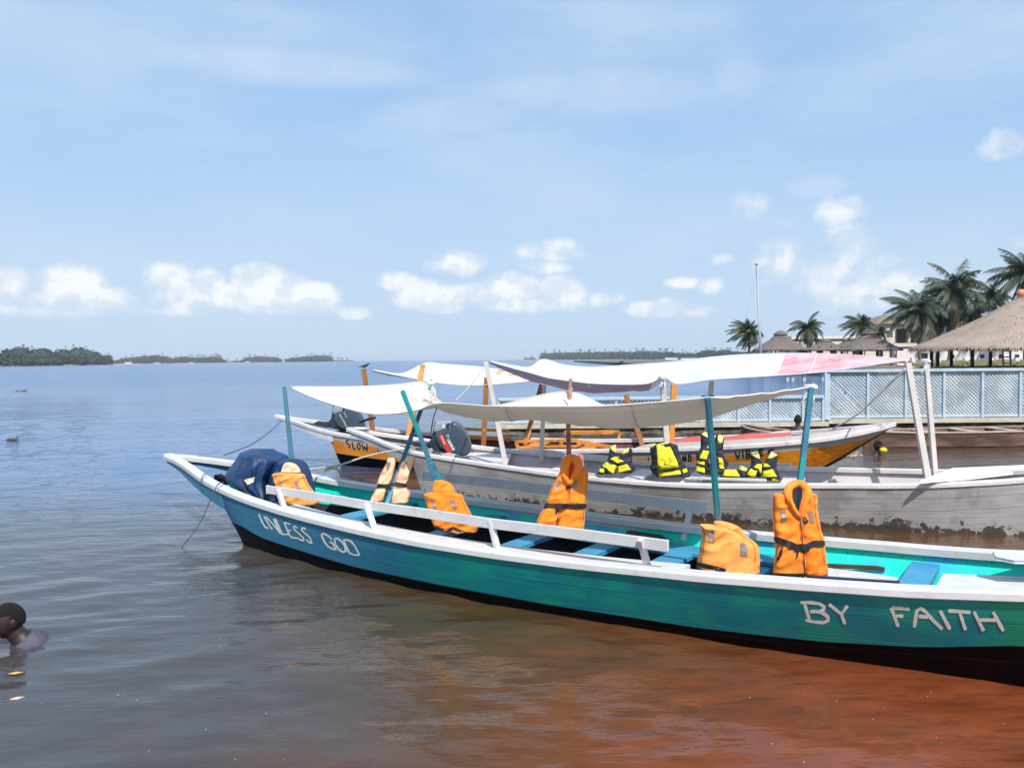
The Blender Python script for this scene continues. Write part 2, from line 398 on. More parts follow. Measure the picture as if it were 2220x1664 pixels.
def hull(b, s0, name, parent, mats, paint, rake=0.35, keel=lambda s: 0.0, floor=0.07, strake=None, thick=0.035, low_shade=False):
    """mats: upper paint, boot paint, inside, floor, (strake); paint: [(s, z of the paint line)]"""
    mb = MB(); ss = list(np.arange(s0, b.smax - 0.02, 0.12)) + [b.smax - 0.02]
    out = []; inn = []
    for s in ss:
        w_, z_ = b.wz(s); wo = max(w_ - 0.014, 0.006); k = keel(s); zc = -0.03 + k; wb = wo * lerp1(b.kb, s)
        zt = z_ - 0.03; zc = min(zc, zt - 0.02); g = max(0, 1 - (s - s0) / 1.1) ** 2
        zp = min(max(lerp1(paint, s), zc + 0.005), zt - 0.01)
        zs = zt - (0.05 + 0.012) if strake is None else max(zt - strake, zp + 0.004)
        rows = []
        zz = [zt, zs] + [zs + (zp - zs) * t for t in (0.33, 0.67, 1)] + [zp + (zc - zp) * t for t in (0.5, 1)]
        side = [(wo - (wo - wb) * ((zt - z) / (zt - zc)) ** 1.15, z) for z in zz]
        prof = [(-o, z) for o, z in side] + [(0, zc - 0.10 * min(1, wb / 0.3))] + [(o, z) for o, z in side[::-1]]
        out.append([b.P(s + rake * g * (zt - z) / max(zt, .1), o, z) for o, z in prof])
        wi = max(wo - thick, 0.003); fl = max(floor, zc + 0.04); fl = min(fl, zt - 0.01)
        wf = max(wb - thick, 0.002)
        pi = [(-wi, zt + 0.004), (-(wi + (wf - wi) * 0.62), zt * .38 + fl * .62), (-wf, fl), (0, fl - 0.01), (wf, fl), (wi + (wf - wi) * 0.62, zt * .38 + fl * .62), (wi, zt + 0.004)]
        inn.append([b.P(s + rake * g * (zt - z) / max(zt, .1) + (0.03 if s == s0 else 0), o, z) for o, z in pi])
    n = len(out[0]); bands = [4 if strake else 0] + [0, 0, 0, 1, 1, 1]
    bands = bands + bands[::-1]
    # outer skin
    for i in range(len(out) - 1):
        for j in range(n - 1):
            mb.add([out[i][j], out[i + 1][j], out[i + 1][j + 1], out[i][j + 1]], [(0, 3, 2, 1)], bands[j])
    for i in range(len(inn) - 1):
        for j in range(6):
            mb.add([inn[i][j], inn[i + 1][j], inn[i + 1][j + 1], inn[i][j + 1]], [(0, 1, 2, 3)], 3 if j in (1, 2, 3, 4) and (low_shade or j in (2, 3)) else 2)  # lower inner walls painted dark for the shade under the benches
    # transom: strips between the two sides, outside and inside
    a = out[0]; h = n // 2
    for j in range(h): mb.add([a[j], a[j + 1], a[n - 2 - j], a[n - 1 - j]], [(0, 1, 2, 3)], bands[j])
    a = inn[0]
    for j in range(3): mb.add([a[j], a[j + 1], a[5 - j], a[6 - j]], [(3, 2, 1, 0)], 2)
    a, c_ = out[0], inn[0]; mb.add([a[0], c_[0], c_[6], a[n - 1]], [(0, 1, 2, 3)], 0)
    # close the small gap between skins along the top
    for i in range(len(out) - 1):
        mb.add([out[i][0], out[i + 1][0], inn[i + 1][0], inn[i][0]], [(0, 1, 2, 3)], 0)
        mb.add([out[i][-1], out[i + 1][-1], inn[i + 1][-1], inn[i][-1]], [(3, 2, 1, 0)], 0)
    mb2 = MB(); mb2.v = []
    # merge duplicate vertices so shading is continuous along the planks
    key = {}; remap = []
    for v in mb.v:
        k_ = (round(v[0], 4), round(v[1], 4), round(v[2], 4))
        if k_ not in key: key[k_] = len(mb2.v); mb2.v.append(v)
        remap.append(key[k_])
    for f, m_ in zip(mb.f, mb.m):
        g_ = []
        for i in f:
            if remap[i] not in g_: g_.append(remap[i])
        if len(g_) >= 3: mb2.f.append(tuple(g_)); mb2.m.append(m_)
    o = mb2.build(name, mats, parent)
    me = o.data; A_ = me.attributes.new('along', 'FLOAT', 'POINT'); B_ = me.attributes.new('down', 'FLOAT', 'POINT'); C_ = me.attributes.new('up', 'FLOAT', 'POINT')
    for i, v in enumerate(mb2.v):
        p = Vector(v); s_ = (p - b.T).dot(b.a); zt = b.wz(min(max(s_, 0), b.smax))[1] - .03
        A_.data[i].value = s_; B_.data[i].value = (zt - p.z); C_.data[i].value = p.z
    return o, mb2.bvh()
def planked(m, seams=(.13, .26, .39), dark=.45, chips=None, grime_=None, streak=.25):
    """plank seams, brush streaks, chips and a dirty water line on a hull paint"""
    global N, L
    N = m.node_tree.nodes; L = m.node_tree.links; b = N['Principled BSDF']; src = b.inputs['Base Color'].links[0].from_socket
    at_ = lambda n: (lambda q: (setattr(q, 'attribute_name', n), q.outputs['Fac'])[1])(N.new('ShaderNodeAttribute'))
    al, dn, up_ = at_('along'), at_('down'), at_('up')
    def nn(sx, sy, det, sc=1.0, loc=0.0, rough=.6):
        cm = N.new('ShaderNodeCombineXYZ'); L.new(mth('MULTIPLY_ADD', al, sx, loc), cm.inputs[0]); L.new(mth('MULTIPLY', dn, sy), cm.inputs[1])
        n = N.new('ShaderNodeTexNoise'); n.inputs['Scale'].default_value = sc; n.inputs['Detail'].default_value = det; n.inputs['Roughness'].default_value = rough; L.new(cm.outputs[0], n.inputs['Vector']); return n.outputs[0]
    wob = mth('MULTIPLY_ADD', nn(1.3, 0, 2), .02, -.01); d2 = mth('ADD', dn, wob); seam = None
    for s_ in seams:
        e = mth('ABSOLUTE', mth('SUBTRACT', d2, s_)); k = smooth(e, .006, .0015); seam = k if seam is None else mth('MAXIMUM', seam, k)
    brk = smooth(nn(3, 8, 3, loc=5), .38, .55)
    c = mixc(mth('MULTIPLY', mth('MULTIPLY', seam, brk), dark), src, (.01, .015, .02, 1))
    st = nn(2.2, 34, 5, loc=11)          # brush strokes along the planks
    hs = N.new('ShaderNodeHueSaturation'); L.new(c, hs.inputs['Color']); L.new(smooth(st, .3, .7, 1 - streak, 1 + streak), hs.inputs['Value']); c = hs.outputs[0]
    dr = nn(26, 1.6, 5, loc=3)           # runs down from the rail
    c = mixc(mth('MULTIPLY', smooth(dr, .60, .72), smooth(dn, .28, .0, 0, .35)), c, (.05, .045, .04, 1))
    ch = nn(30, 34, 8, loc=7, rough=.7)
    if chips: c = mixc(mth('MULTIPLY', smooth(ch, .645, .66), smooth(nn(1.4, 2, 3, loc=2), .42, .6, .15, .9)), c, tuple(chips[:3]) + (1,))
    if grime_: c = mixc(mth('MULTIPLY', smooth(mth('ADD', up_, mth('MULTIPLY_ADD', nn(6, 9, 6, loc=9), .16, -.08)), .13, .02), .75), c, tuple(grime_[:3]) + (1,))
    L.new(c, b.inputs['Base Color'])
    bp = N.new('ShaderNodeBump'); bp.inputs['Strength'].default_value = .3; bp.inputs['Distance'].default_value = .004
    L.new(mth('SUBTRACT', mth('MULTIPLY', st, .35), mth('ADD', seam, mth('MULTIPLY', smooth(ch, .645, .66), .3))), bp.inputs['Height']); L.new(bp.outputs[0], b.inputs['Normal'])
    L.new(smooth(st, .3, .7, .38, .6), b.inputs['Roughness'])
    return m

def rail(b, side, s0, s1, wide, mat, parent, name='gunwale', out=0.0, round_=0.014, drop=0.0, thick=None, wear=0.003):
    mb = MB(); rows = []; dz = thick or b.dz
    for s in np.arange(s0, s1 + 0.001, 0.1):
        w_, z_ = b.wz(s); o1 = w_ + out; o0 = max(w_ + out - wide, 0.0 if wide > 0 else 0)
        j = wear * noise.noise(Vector((s * 2.3, side * 3, b.T.x))); z = z_ - drop + j; r = min(round_, (o1 - o0) / 3 + 1e-3)
        pr = [(o0, z - dz), (o0, z - r * .5), (o0 + r * .5, z), (o1 - r, z), (o1 - r * .3, z - r * .3), (o1, z - r), (o1, z - dz + .006), (o1 - .006, z - dz)]
        rows.append([b.P(s, side * o, zz) for o, zz in pr])
    mb.grid(rows, close=True, flip=(side < 0)); n = 8
    mb.f += [tuple(range(n)), tuple(range(len(mb.v) - n, len(mb.v)))]; mb.m += [0, 0]
    return mb.build(name, mat, parent)

def overhang(b, s1, parent, mat, mat2, side, h0=0.03, h1=0.16):
    """board under the rail where it runs out past the transom"""
    mb = MB(); rows = []
    for s in np.arange(0.06, s1 + 0.05, 0.12):
        w_, z_ = b.wz(s); h = h0 + (h1 - h0) * min(1, s / s1); o1 = w_ - 0.016; o0 = max(o1 - 0.03, 0.001); zt = z_ - b.dz + 0.004
        rows.append([b.P(s, side * o, zz) for o, zz in ((o0, zt), (o1, zt), (o1, zt - h), (o0, zt - h))])
    mb.grid(rows, close=True, flip=(side > 0)); mb.f += [(0, 1, 2, 3), tuple(range(len(mb.v) - 4, len(mb.v)))]; mb.m += [0, 0]
    return mb.build('overhang_board', mat2, parent)

# paints
WHITE = M('white_paint', lin(200, 200, 198), 0.55, 0.06, 7, 0.12, 60, c2=lin(168, 172, 166), mask=(0.60, 0.72), mscale=5, stretch=(1, 1, 1), dirt=(lin(90, 80, 72), 38, 0.70, 0.76))
GREYW = M('chalky_white_paint', lin(202, 197, 195), 0.6, 0.07, 5, 0.3, 50, c2=lin(160, 152, 150), mask=(0.56, 0.72), mscale=3, dirt=(lin(70, 62, 58), 22, 0.70, 0.78))
def teal_mat():
    m = M('hull_teal', lin(0, 118, 128), 0.42, 0.12, 3, 0.12, 18)
    global N, L
    N = m.node_tree.nodes; L = m.node_tree.links; b = N['Principled BSDF']
    t = N.new('ShaderNodeTexCoord'); sp = N.new('ShaderNodeSeparateXYZ'); L.new(t.outputs['Object'], sp.inputs[0])
    def nn(sc, loc, det=5, st=(1, 1, 1.6)):
        mp = N.new('ShaderNodeMapping'); L.new(t.outputs['Object'], mp.inputs[0]); mp.inputs['Location'].default_value = loc; mp.inputs['Scale'].default_value = st
        n = N.new('ShaderNodeTexNoise'); n.inputs['Scale'].default_value = sc; n.inputs['Detail'].default_value = det; L.new(mp.outputs[0], n.inputs['Vector']); return n.outputs[0]
    x = mth('ADD', sp.outputs[0], NEAR.P(5, 0, 0).x)
    steel = mixc(nn(3, (0, 0, 0)), lin(46, 110, 142), lin(60, 126, 154))
    teal = mixc(smooth(nn(1.1, (2, 3, 0)), 0.40, 0.60), lin(0, 124, 132), lin(0, 144, 134))
    teal = mixc(smooth(nn(3.4, (5, 1, 2), 7), 0.48, 0.62, 0, 0.6), teal, lin(4, 150, 120))
    teal = mixc(smooth(mth('ADD', x, mth('MULTIPLY_ADD', nn(1.0, (4, 9, 0)), 1.0, -0.5)), -0.3, -1.3), teal, mixc(nn(2, (1, 1, 1)), lin(0, 98, 126), lin(4, 112, 138)))
    green = mixc(nn(2.5, (7, 4, 2)), lin(0, 140, 90), lin(14, 160, 96))
    f1 = smooth(mth('ADD', x, mth('MULTIPLY_ADD', nn(1.2, (9, 9, 0)), 1.2, -0.6)), -1.7, -0.4)
    c = mixc(f1, steel, teal)
    f2 = smooth(mth('ADD', x, mth('MULTIPLY_ADD', nn(1.9, (1, 6, 3)), 0.8, -0.4)), 2.55, 3.05)
    c = mixc(mth('MULTIPLY', f2, 0.9), c, green)
    c = mixc(smooth(nn(30, (3, 3, 3), 8), 0.66, 0.74, 0, 0.5), c, lin(20, 60, 70))
    L.new(c, b.inputs['Base Color'])
    return m
TEAL = None
BOOT = M('boot_black', lin(5, 6, 9), 0.5, 0.3, 5, 0.2, 20)
INSIDE = M('inside_turquoise', lin(8, 222, 196), 0.5, 0.1, 2.5, 0.12, 30, c2=lin(60, 186, 215), mask=(0.50, 0.60), mscale=0.8, dirt=(lin(14, 80, 92), 26, 0.70, 0.74))
BILGE_SHADE = M('bilge_and_bench_shade', lin(38, 44, 54), 0.7, 0.4, 3, 0.3, 12, c2=lin(70, 60, 48), mask=(0.55, 0.7))  # dark floor paint, also laid on the walls as shade below the benches
BLUEP = M('blue_bench_paint', lin(64, 142, 178), 0.5, 0.12, 5, 0.2, 40, c2=lin(20, 168, 180), mask=(0.6, 0.68), mscale=2.2)
POLE = M('teal_pole_paint', lin(58, 116, 142), 0.55, 0.2, 6, 0.3, 50, c2=lin(20, 148, 150), mask=(0.48, 0.58), mscale=3.5, dirt=(lin(176, 178, 120), 14, 0.64, 0.70))
POLED = M('dark_teal_pole_paint', lin(44, 100, 118), 0.6, 0.2, 6, 0.3, 50, dirt=(lin(120, 140, 120), 14, 0.66, 0.72))
BROWN = M('bare_stick', lin(150, 112, 92), 0.8, 0.25, 8, 0.4, 40, c2=lin(196, 136, 110), mask=(0.5, 0.6))
BLACK = M('black_webbing', lin(34, 32, 38), 0.7, 0.2, 20, 0.2, 120)
CREAM = M('letter_cream', lin(226, 222, 208), 0.65, 0.08, 12, 0.0, 60, c2=lin(150, 160, 160), mask=(.62, .72), mscale=26)
ROPE = M('rope', lin(190, 184, 170), 0.9, 0.2, 40, 0.5, 160)
DROPE = M('dark_rope', lin(84, 88, 92), 0.9, 0.2, 40, 0.5, 160)

# ---- nearest boat
TEAL = planked(teal_mat(), seams=(.17, .34), dark=.16, chips=lin(120, 140, 136), streak=.10)
BOOT = planked(BOOT, seams=(.3, .42), chips=lin(30, 28, 26), streak=.3); BOOT.node_tree.nodes['Principled BSDF'].inputs['Specular IOR Level'].default_value = .12
nb = thing('wooden_boat', NEAR.P(5, 0, 0), 'teal and blue wooden boat with white rails, nearest, lettered UNLESS GOD and BY FAITH', 'boat', 'long open passenger boats')
zp = []
for (u, v) in [(481, 1128), (514, 1139), (568, 1166), (631, 1188), (760, 1228), (845, 1248), (935, 1271), (1205, 1333), (1500, 1364), (1783, 1394), (2000, 1401), (2220, 1407)]:
    bst = None
    for s in np.arange(1.8, 10, 0.02):
        w_, z_ = NEAR.wz(s); wb = NEAR.wb(s)
        # point on the side at pixel column u, height by matching v
        for z in (0.0,):
            pass
        d = ray(u, v); C = Vector((0, 0, H))
        # intersect with the side line of this station (approximate plane through the station)
        k = (s - (C - NEAR.T).dot(NEAR.a)) / d.dot(NEAR.a)
        if k <= 0: continue
        p = C + d * k; o = -(p - NEAR.T).dot(NEAR.n); t = (z_ - 0.03 - p.z) / (z_)
        e = abs(o - (w_ - 0.014 - (w_ - 0.014 - wb) * max(0, min(1, t)) ** 1.15))
        if bst is None or e < bst[0]: bst = (e, s, p.z)
    zp.append((bst[1], max(bst[2], .085)))
zp.sort()
_, hb = hull(NEAR, 1.78, 'hull', nb, [TEAL, BOOT, INSIDE, BILGE_SHADE], zp, rake=0.42, low_shade=True)
for sd_ in (-1, 1):
    rail(NEAR, sd_, 0.0, 10.85, 0.12, WHITE, nb, round_=0.013)
    overhang(NEAR, 1.95, nb, WHITE, TEAL, sd_)
# triangular cap at the stern tip
def tipcap(b, s1, mat, parent, name='stern_cap'):
    mb = MB(); rows = []
    for s in np.arange(-0.03, s1 + 0.01, 0.08):
        w_, z_ = b.wz(max(s, 0)); w_ = max(w_ - 0.02, 0.02)
        rows.append([b.P(s, o, z) for o, z in ((-w_, z_ + .012), (w_, z_ + .012), (w_, z_ - .05), (-w_, z_ - .05))])
    mb.grid(rows, close=True); mb.f += [(0, 1, 2, 3), tuple(range(len(mb.v) - 4, len(mb.v)))]; mb.m += [0, 0]
    mb.build(name, mat, parent, bevel=0.006)
tipcap(NEAR, 0.42, WHITE, nb)
# inner side boards (bench tops) just inside each rail
def side_bench(b, side, s0, s1, o_in, wide, dz, mat, parent, name='side_bench', th=0.03):
    mb = MB(); rows = []
    for s in np.arange(s0, s1 + .001, 0.1):
        w_, z_ = b.wz(s); o1 = w_ - o_in; o0 = o1 - wide; z = z_ - dz
        rows.append([b.P(s, side * o, zz) for o, zz in ((o0, z - th), (o0, z - .004), (o0 + .004, z), (o1 - .004, z), (o1, z - .004), (o1, z - th))])
    mb.grid(rows, close=True, flip=(side < 0)); mb.f += [tuple(range(6)), tuple(range(len(mb.v) - 6, len(mb.v)))]; mb.m += [0, 0]
    return mb.build(name, mat, parent)
side_bench(NEAR, -1, 3.02, 7.15, .135, .15, .012, WHITE, nb)
side_bench(NEAR, 1, 2.4, 7.75, .15, .24, .15, BLUEP, nb)

def plank(b, pts, o, hgt, th, mat, parent, name, lean=0.0, bevel=0.004):
    """upright board following pixels of its top edge in the plane at offset o (o may vary along it)"""
    P = []
    for i, (u, v) in enumerate(pts):
        oo = o if not isinstance(o, (list, tuple)) else o[0] + (o[1] - o[0]) * i / (len(pts) - 1)
        P.append(b.at_o(u, v, oo))
    mb = MB(); sg = 1
    rows = [[p + b.n * (-th / 2), p + b.n * (th / 2), p + b.n * (th / 2 + lean) - Vector((0, 0, hgt)), p + b.n * (-th / 2 + lean) - Vector((0, 0, hgt))] for p in P]
    mb.grid(rows, close=True); mb.f += [(0, 1, 2, 3), tuple(range(len(mb.v) - 4, len(mb.v)))]; mb.m += [0, 0]
    return mb.build(name, mat, parent, bevel=bevel), P
# near backrest: plank on four slanting posts


bo, P_ = plank(NEAR, [(580, 1052), (640, 1060), (700, 1069), (790, 1084), (930, 1103), (1056, 1122), (1250, 1145), (1400, 1164), (1449, 1170.5)], (-.64, -.74), 0.078, 0.028, WHITE, nb, 'backrest')
for (u0, v0, u1, v1) in [(601, 1058, 618, 1097), (794, 1091, 815, 1146), (1063, 1126, 1079, 1184), (1388, 1167, 1405, 1221)]:
    mb = MB(); s_ = NEAR.at_o(u0, v0, -.72); e = NEAR.at_z(u1, v1, NEAR.wz(max(0, (s_ - NEAR.T).dot(NEAR.a)))[1])[0]
    p = NEAR.at_o(u0, v0, -.70 if u0 < 1300 else -.76); mb.beam(e - Vector((0, 0, .03)), p, .05, .035, up=NEAR.a); mb.build('backrest_post', WHITE, nb, bevel=.004)
# far backrest: two planks and their posts
plank(NEAR, [(917, 1021), (1050, 1033), (1250, 1056), (1400, 1072.5), (1534, 1087)], (.90, .78), 0.098, 0.03, WHITE, nb, 'backrest')
plank(NEAR, [(905, 1062), (1050, 1080), (1177, 1095), (1276, 1109), (1450, 1130), (1518, 1137)], (.86, .74), 0.115, 0.03, WHITE, nb, 'backrest')
for (u0, v0, u1, v1) in [(1496, 1100, 1482, 1172), (1210, 1060, 1200, 1112), (960, 1030, 955, 1075)]:
    mb = MB(); mb.beam(NEAR.at_o(u1, v1, .70), NEAR.at_o(u0, v0, .80), .045, .03, up=NEAR.n); mb.build('backrest_post', WHITE, nb, bevel=.004)
# thwarts
def thwart(b, s, z, wide, th, mat, parent, o0=None, o1=None, skew=0.0, name='thwart'):
    w_, zr_ = b.wz(s); wb_ = w_ * lerp1(b.kb, s); w_ = w_ - (w_ - wb_) * max(0, (zr_ - z + .03) / zr_) ** 1.15 - .05; mb = MB()
    mb.beam(b.P(s - skew, -(o0 or w_), z), b.P(s + skew, (o1 or w_), z), wide, th); return mb.build(name, mat, parent, bevel=.004)
for (u, v, z, wd) in [(772, 1114, .36, .22), (1000, 1140, .33, .17), (1150, 1166, .32, .18), (1303, 1184, .32, .18), (1463, 1205, .32, .2), (1662, 1213, .32, .2)]:
    p, s, o = NEAR.at_z(u, v, z); thwart(NEAR, s, z - .02, wd, .04, BLUEP, nb)
p, s, o = NEAR.at_z(1995, 1247, .44); thwart(NEAR, s, .44, .17, .05, BLUEP, nb)
# decks of white boards towards the bow
def deckpoly(b, px, z, th, mat, parent, name):
    P = [b.at_z(u, v, z)[0] for u, v in px]; n = len(P); mb = MB()
    mb.add(P + [p - Vector((0, 0, th)) for p in P], [tuple(range(n)), tuple(range(n, 2 * n))[::-1]] + [(i, (i + 1) % n, n + (i + 1) % n, n + i) for i in range(n)])
    return mb.build(name, mat, parent, bevel=.004)
deckpoly(NEAR, [(1770, 1216), (1983, 1239), (1949, 1258), (1760, 1246)], .34, .03, WHITE, nb, 'floor_board')
deckpoly(NEAR, [(2046, 1243), (2240, 1250), (2240, 1275), (2030, 1272)], .50, .03, WHITE, nb, 'foredeck')
deckpoly(NEAR, [(2153, 1190), (2300, 1196), (2300, 1217), (2200, 1214), (2160, 1206)], .66, .02, WHITE, nb, 'foredeck')
# dark slots and pads
DARKW = M('dark_wood', lin(66, 54, 50), .7, .3, 8, .3, 30)
deckpoly(NEAR, [(1362, 1149), (1430, 1157), (1443, 1166), (1356, 1158)], .36, .03, DARKW, nb, 'seat_pad')
plank(NEAR, [(1790, 1220.5), (1900, 1226), (1918, 1229)], .50, .03, .02, DARKW, nb, 'hatch_edge')
plank(NEAR, [(1760, 1247), (1880, 1255), (1950, 1259)], -.34, .035, .04, M('navy_pipe', lin(38, 34, 70), .4, .1), nb, 'pipe')
# awning poles: (bottom px, offset), (top px, offset)
POLES = [('dark', (636, 1030), at(636, 1030, 8.75), (616, 838), .55), ('teal', (975, 1110), at(975, 1110, 6.95), (872, 846), -.52), ('teal', (838, 1095), at(838, 1095, 7.06), (936, 824), .74),
         ('brown', (1229, 1110), at(1229, 1110, 6.24), (1237, 822), .62), ('teal', (1562, 1190), at(1562, 1190, 5.80), (1534, 859), -.5), ('teal', (1722, 1150), at(1722, 1150, 5.50), (1759, 838), .25)]
PT = []
for (k, b0, o0, t0, o1) in POLES:
    mb = MB(); a = o0; c = NEAR.at_o(*t0, o1); PT.append((a, c))
    if k == 'brown': mb.tube([a, a.lerp(c, .3) + Vector((.01, 0, 0)), a.lerp(c, .6) - Vector((.008, 0, 0)), c], [.024, .022, .02, .017], 8); mb.build('awning_pole', BROWN, nb, True)
    else: mb.beam(a, c, .044 if k == 'teal' else .05, .04, up=Vector((0, 1, 0)), t2=.88); mb.build('awning_pole', POLED if k == 'dark' else POLE, nb, bevel=.008)
mb = MB()  # sleeve on the leaning pole
a, c = PT[1]; mb.beam(a.lerp(c, .0), a.lerp(c, .42), .07, .05, up=Vector((0, 1, 0))); mb.build('pole_sleeve', POLE, nb, bevel=.006)

# lettering on the side
t1 = T(540, 1100, 8.508); t2 = T(1720, 1290, 4.608)
UN = [[(180, 110), (235, 250), (300, 360), (370, 378)], [(275, 150), (330, 250), (430, 400)], [(315, 165), (450, 310), (585, 475)], [(450, 200), (510, 320), (565, 430)], [(485, 200), (550, 330), (610, 485), (720, 492)],
      [(650, 265), (700, 390), (750, 510), (800, 550), (905, 560)], [(650, 268), (770, 305)], [(705, 420), (780, 412)], [(895, 375), (850, 335), (825, 345), (850, 410), (930, 480), (1000, 550), (1020, 600), (970, 600), (900, 555)],
      [(1050, 405), (1020, 370), (975, 375), (990, 430), (1060, 490), (1130, 550), (1165, 650), (1110, 635), (1060, 580)]]
GO = [[(1525, 585), (1480, 530), (1390, 480), (1340, 480), (1345, 530), (1400, 640), (1460, 715), (1530, 755), (1605, 770), (1550, 665), (1490, 625)],
      [(1580, 560), (1640, 565), (1710, 620), (1770, 710), (1785, 800), (1730, 815), (1650, 760), (1590, 665), (1575, 590), (1590, 560)],
      [(1735, 590), (1800, 590), (1880, 615), (1950, 700), (2040, 870), (1950, 868), (1850, 830), (1800, 720), (1740, 590)]]
BY = [[(70, 62), (112, 80), (165, 255)], [(120, 245), (200, 262), (300, 270), (350, 248), (340, 205), (290, 170), (230, 158), (165, 158)], [(90, 64), (180, 68), (260, 80), (308, 110), (300, 145), (250, 158)], [(355, 85), (480, 185)], [(542, 100), (480, 185), (515, 283)]]
FA = [[(978, 118), (1010, 210), (1048, 310)], [(985, 122), (1080, 128), (1162, 137)], [(1020, 202), (1100, 204)], [(1208, 318), (1232, 150), (1275, 126), (1320, 160), (1400, 250), (1490, 335)], [(1250, 205), (1345, 213)], [(1465, 148), (1565, 335)],
      [(1545, 150), (1650, 155), (1770, 166)], [(1662, 165), (1720, 342)], [(1805, 158), (1900, 350)], [(1995, 160), (2098, 350)], [(1850, 240), (2035, 240)]]
for (tt, ST, wd) in ((t1, UN, 3.5), (t1, GO, 3.9), (t2, BY, 8.0), (t2, FA, 8.4)):
    mb = MB(); hitpx.last = 6
    for k, st in enumerate(ST): stroke(mb, [tt(*p) for p in st], wd * .9, hb, .0009 + .0003 * k, 2.0, brush=.28)
    mb.build('lettering', CREAM, nb)
# bracket below the stern overhang
mb = MB(); q = NEAR.P(1.0, 0, .52); mb.beam(q, NEAR.P(2.0, 0, .30), .10, .10); mb.build('motor_bracket', BOOT, nb, bevel=.01)

for (u, v) in [tuple(T(1820, 1120, 5.5275)(x, y)) for x, y in [(95, 430), (270, 450), (500, 460), (755, 470), (1005, 495), (1260, 510), (1535, 535), (1820, 545), (2120, 560)]] + [tuple(T(700, 980, 5.5275)(x, y)) for x, y in [(50, 430), (200, 460), (340, 480), (490, 490)]]:
    mb = MB(); hitpx.last = 7; stroke(mb, [(u + .5, v - 2), (u, v), (u - .8, v + 2.2)], 1.3, hb, .003, 1); mb.build('nail_mark', DARKW, nb)
# ------------------------------------------------------------------ middle boat (chalky grey-white)
HULLG = M('grey_hull', lin(168, 166, 164), 0.7, 0.1, 2.2, 0.25, 30, c2=lin(150, 142, 140), mask=(0.5, 0.62), mscale=1.6)
# lower part of the hull: grime that peels up from the water line
def grime(name, base, c2, c3, zoff, lo=0.0, hi=0.26):
    m = M(name, base, 0.75, 0.1, 2.2, 0.3, 30, c2=c2, mask=(0.5, 0.62), mscale=1.6)
    global N, L
    N = m.node_tree.nodes; L = m.node_tree.links; b = N['Principled BSDF']
    src = b.inputs['Base Color'].links[0].from_socket
    t = N.new('ShaderNodeTexCoord'); sp = N.new('ShaderNodeSeparateXYZ'); L.new(t.outputs['Object'], sp.inputs[0])
    n = N.new('ShaderNodeTexNoise'); n.inputs['Scale'].default_value = 9; n.inputs['Detail'].default_value = 10; n.inputs['Roughness'].default_value = 0.72; L.new(t.outputs['Object'], n.inputs['Vector'])
    n2_ = N.new('ShaderNodeTexNoise'); n2_.inputs['Scale'].default_value = 1.3; n2_.inputs['Detail'].default_value = 3; L.new(t.outputs['Object'], n2_.inputs['Vector'])
    h = mth('ADD', mth('MULTIPLY', mth('SUBTRACT', sp.outputs[2], zoff), -1.0 / hi), mth('MULTIPLY_ADD', n2_.outputs[0], 1.0, 0.30))
    k = mth('ADD', h, mth('MULTIPLY_ADD', n.outputs[0], 3.2, -1.75))
    c = mixc(smooth(k, 0.30, 0.42, 0, 0.92), src, tuple(c3[:3]) + (1,))
    L.new(c, b.inputs['Base Color']); return m
GLOW = grime('grey_hull_low', lin(170, 168, 165), lin(150, 147, 145), lin(62, 54, 48), 0.0, hi=.21)
GIN = M('grey_inside', lin(196, 188, 188), 0.65, 0.08, 3, 0.2, 30, c2=lin(160, 152, 152), mask=(0.55, 0.7), mscale=2, dirt=(lin(90, 84, 80), 20, 0.7, 0.76))
GFL = M('grey_floor', lin(168, 160, 158), 0.7, 0.15, 3, 0.2, 30, c2=lin(120, 112, 110), mask=(0.5, 0.65))
GPOLE = M('grey_pole', lin(196, 190, 184), 0.6, 0.1, 5, 0.3, 40, dirt=(lin(120, 110, 104), 12, .62, .72))
HULLG = planked(HULLG, seams=(.14, .28), dark=.35, chips=lin(90, 80, 74), streak=.12); GLOW = planked(GLOW, seams=(.14, .28), dark=.35, streak=.12)
gb = thing('wooden_boat', GREY.P(5, 0, 0), 'weathered grey-white wooden boat moored behind the teal one, with yellow life vests in it', 'boat', 'long open passenger boats')
_, hg = hull(GREY, 1.42, 'hull', gb, [HULLG, GLOW, GIN, GFL], [(0, .22), (10, .28)], rake=0.16)
for sd_ in (-1, 1):
    rail(GREY, sd_, 0.0, 9.75, 0.11, GREYW, gb, round_=0.012)
    overhang(GREY, 1.55, gb, GREYW, HULLG, sd_, .04, .14)
tipcap(GREY, 0.3, GREYW, gb)
mb = MB(); mb.box(GREY.P(.18, 0, GREY.wz(.18)[1] + .035), .26, .16, .03, Matrix.Rotation(rad(-24), 3, 'Z')); mb.build('stern_pad', GREYW, gb, bevel=.01)
for (u, v, z, wd) in [(1060, 1000, .44, .2), (1190, 1022, .42, .16), (1370, 1036, .36, .22), (1500, 1038, .36, .2), (1722, 1034, .38, .26), (1850, 1036, .34, .24)]:
    p, s, o = GREY.at_z(u, v, z); thwart(GREY, s, z - .02, wd, .035, GREYW, gb)
deckpoly(GREY, [(1995, 1041), (2066, 1014), (2300, 1004), (2300, 1012), (2225, 1019), (2100, 1033)], .60, .03, M('bright_deck', lin(238, 230, 226), .5, .05, 4, .2, 30), gb, 'foredeck')
deckpoly(GREY, [(985, 986), (1085, 972), (1108, 984), (1098, 1002), (1052, 1000)], .50, .03, GREYW, gb, 'stern_deck')
plank(GREY, [(1176, 974), (1200, 977), (1320, 988)], .70, .09, .03, GREYW, gb, 'backrest')
plank(GREY, [(1300, 992), (1450, 1001), (1715, 1003.5)], .80, .07, .03, GREYW, gb, 'backrest')
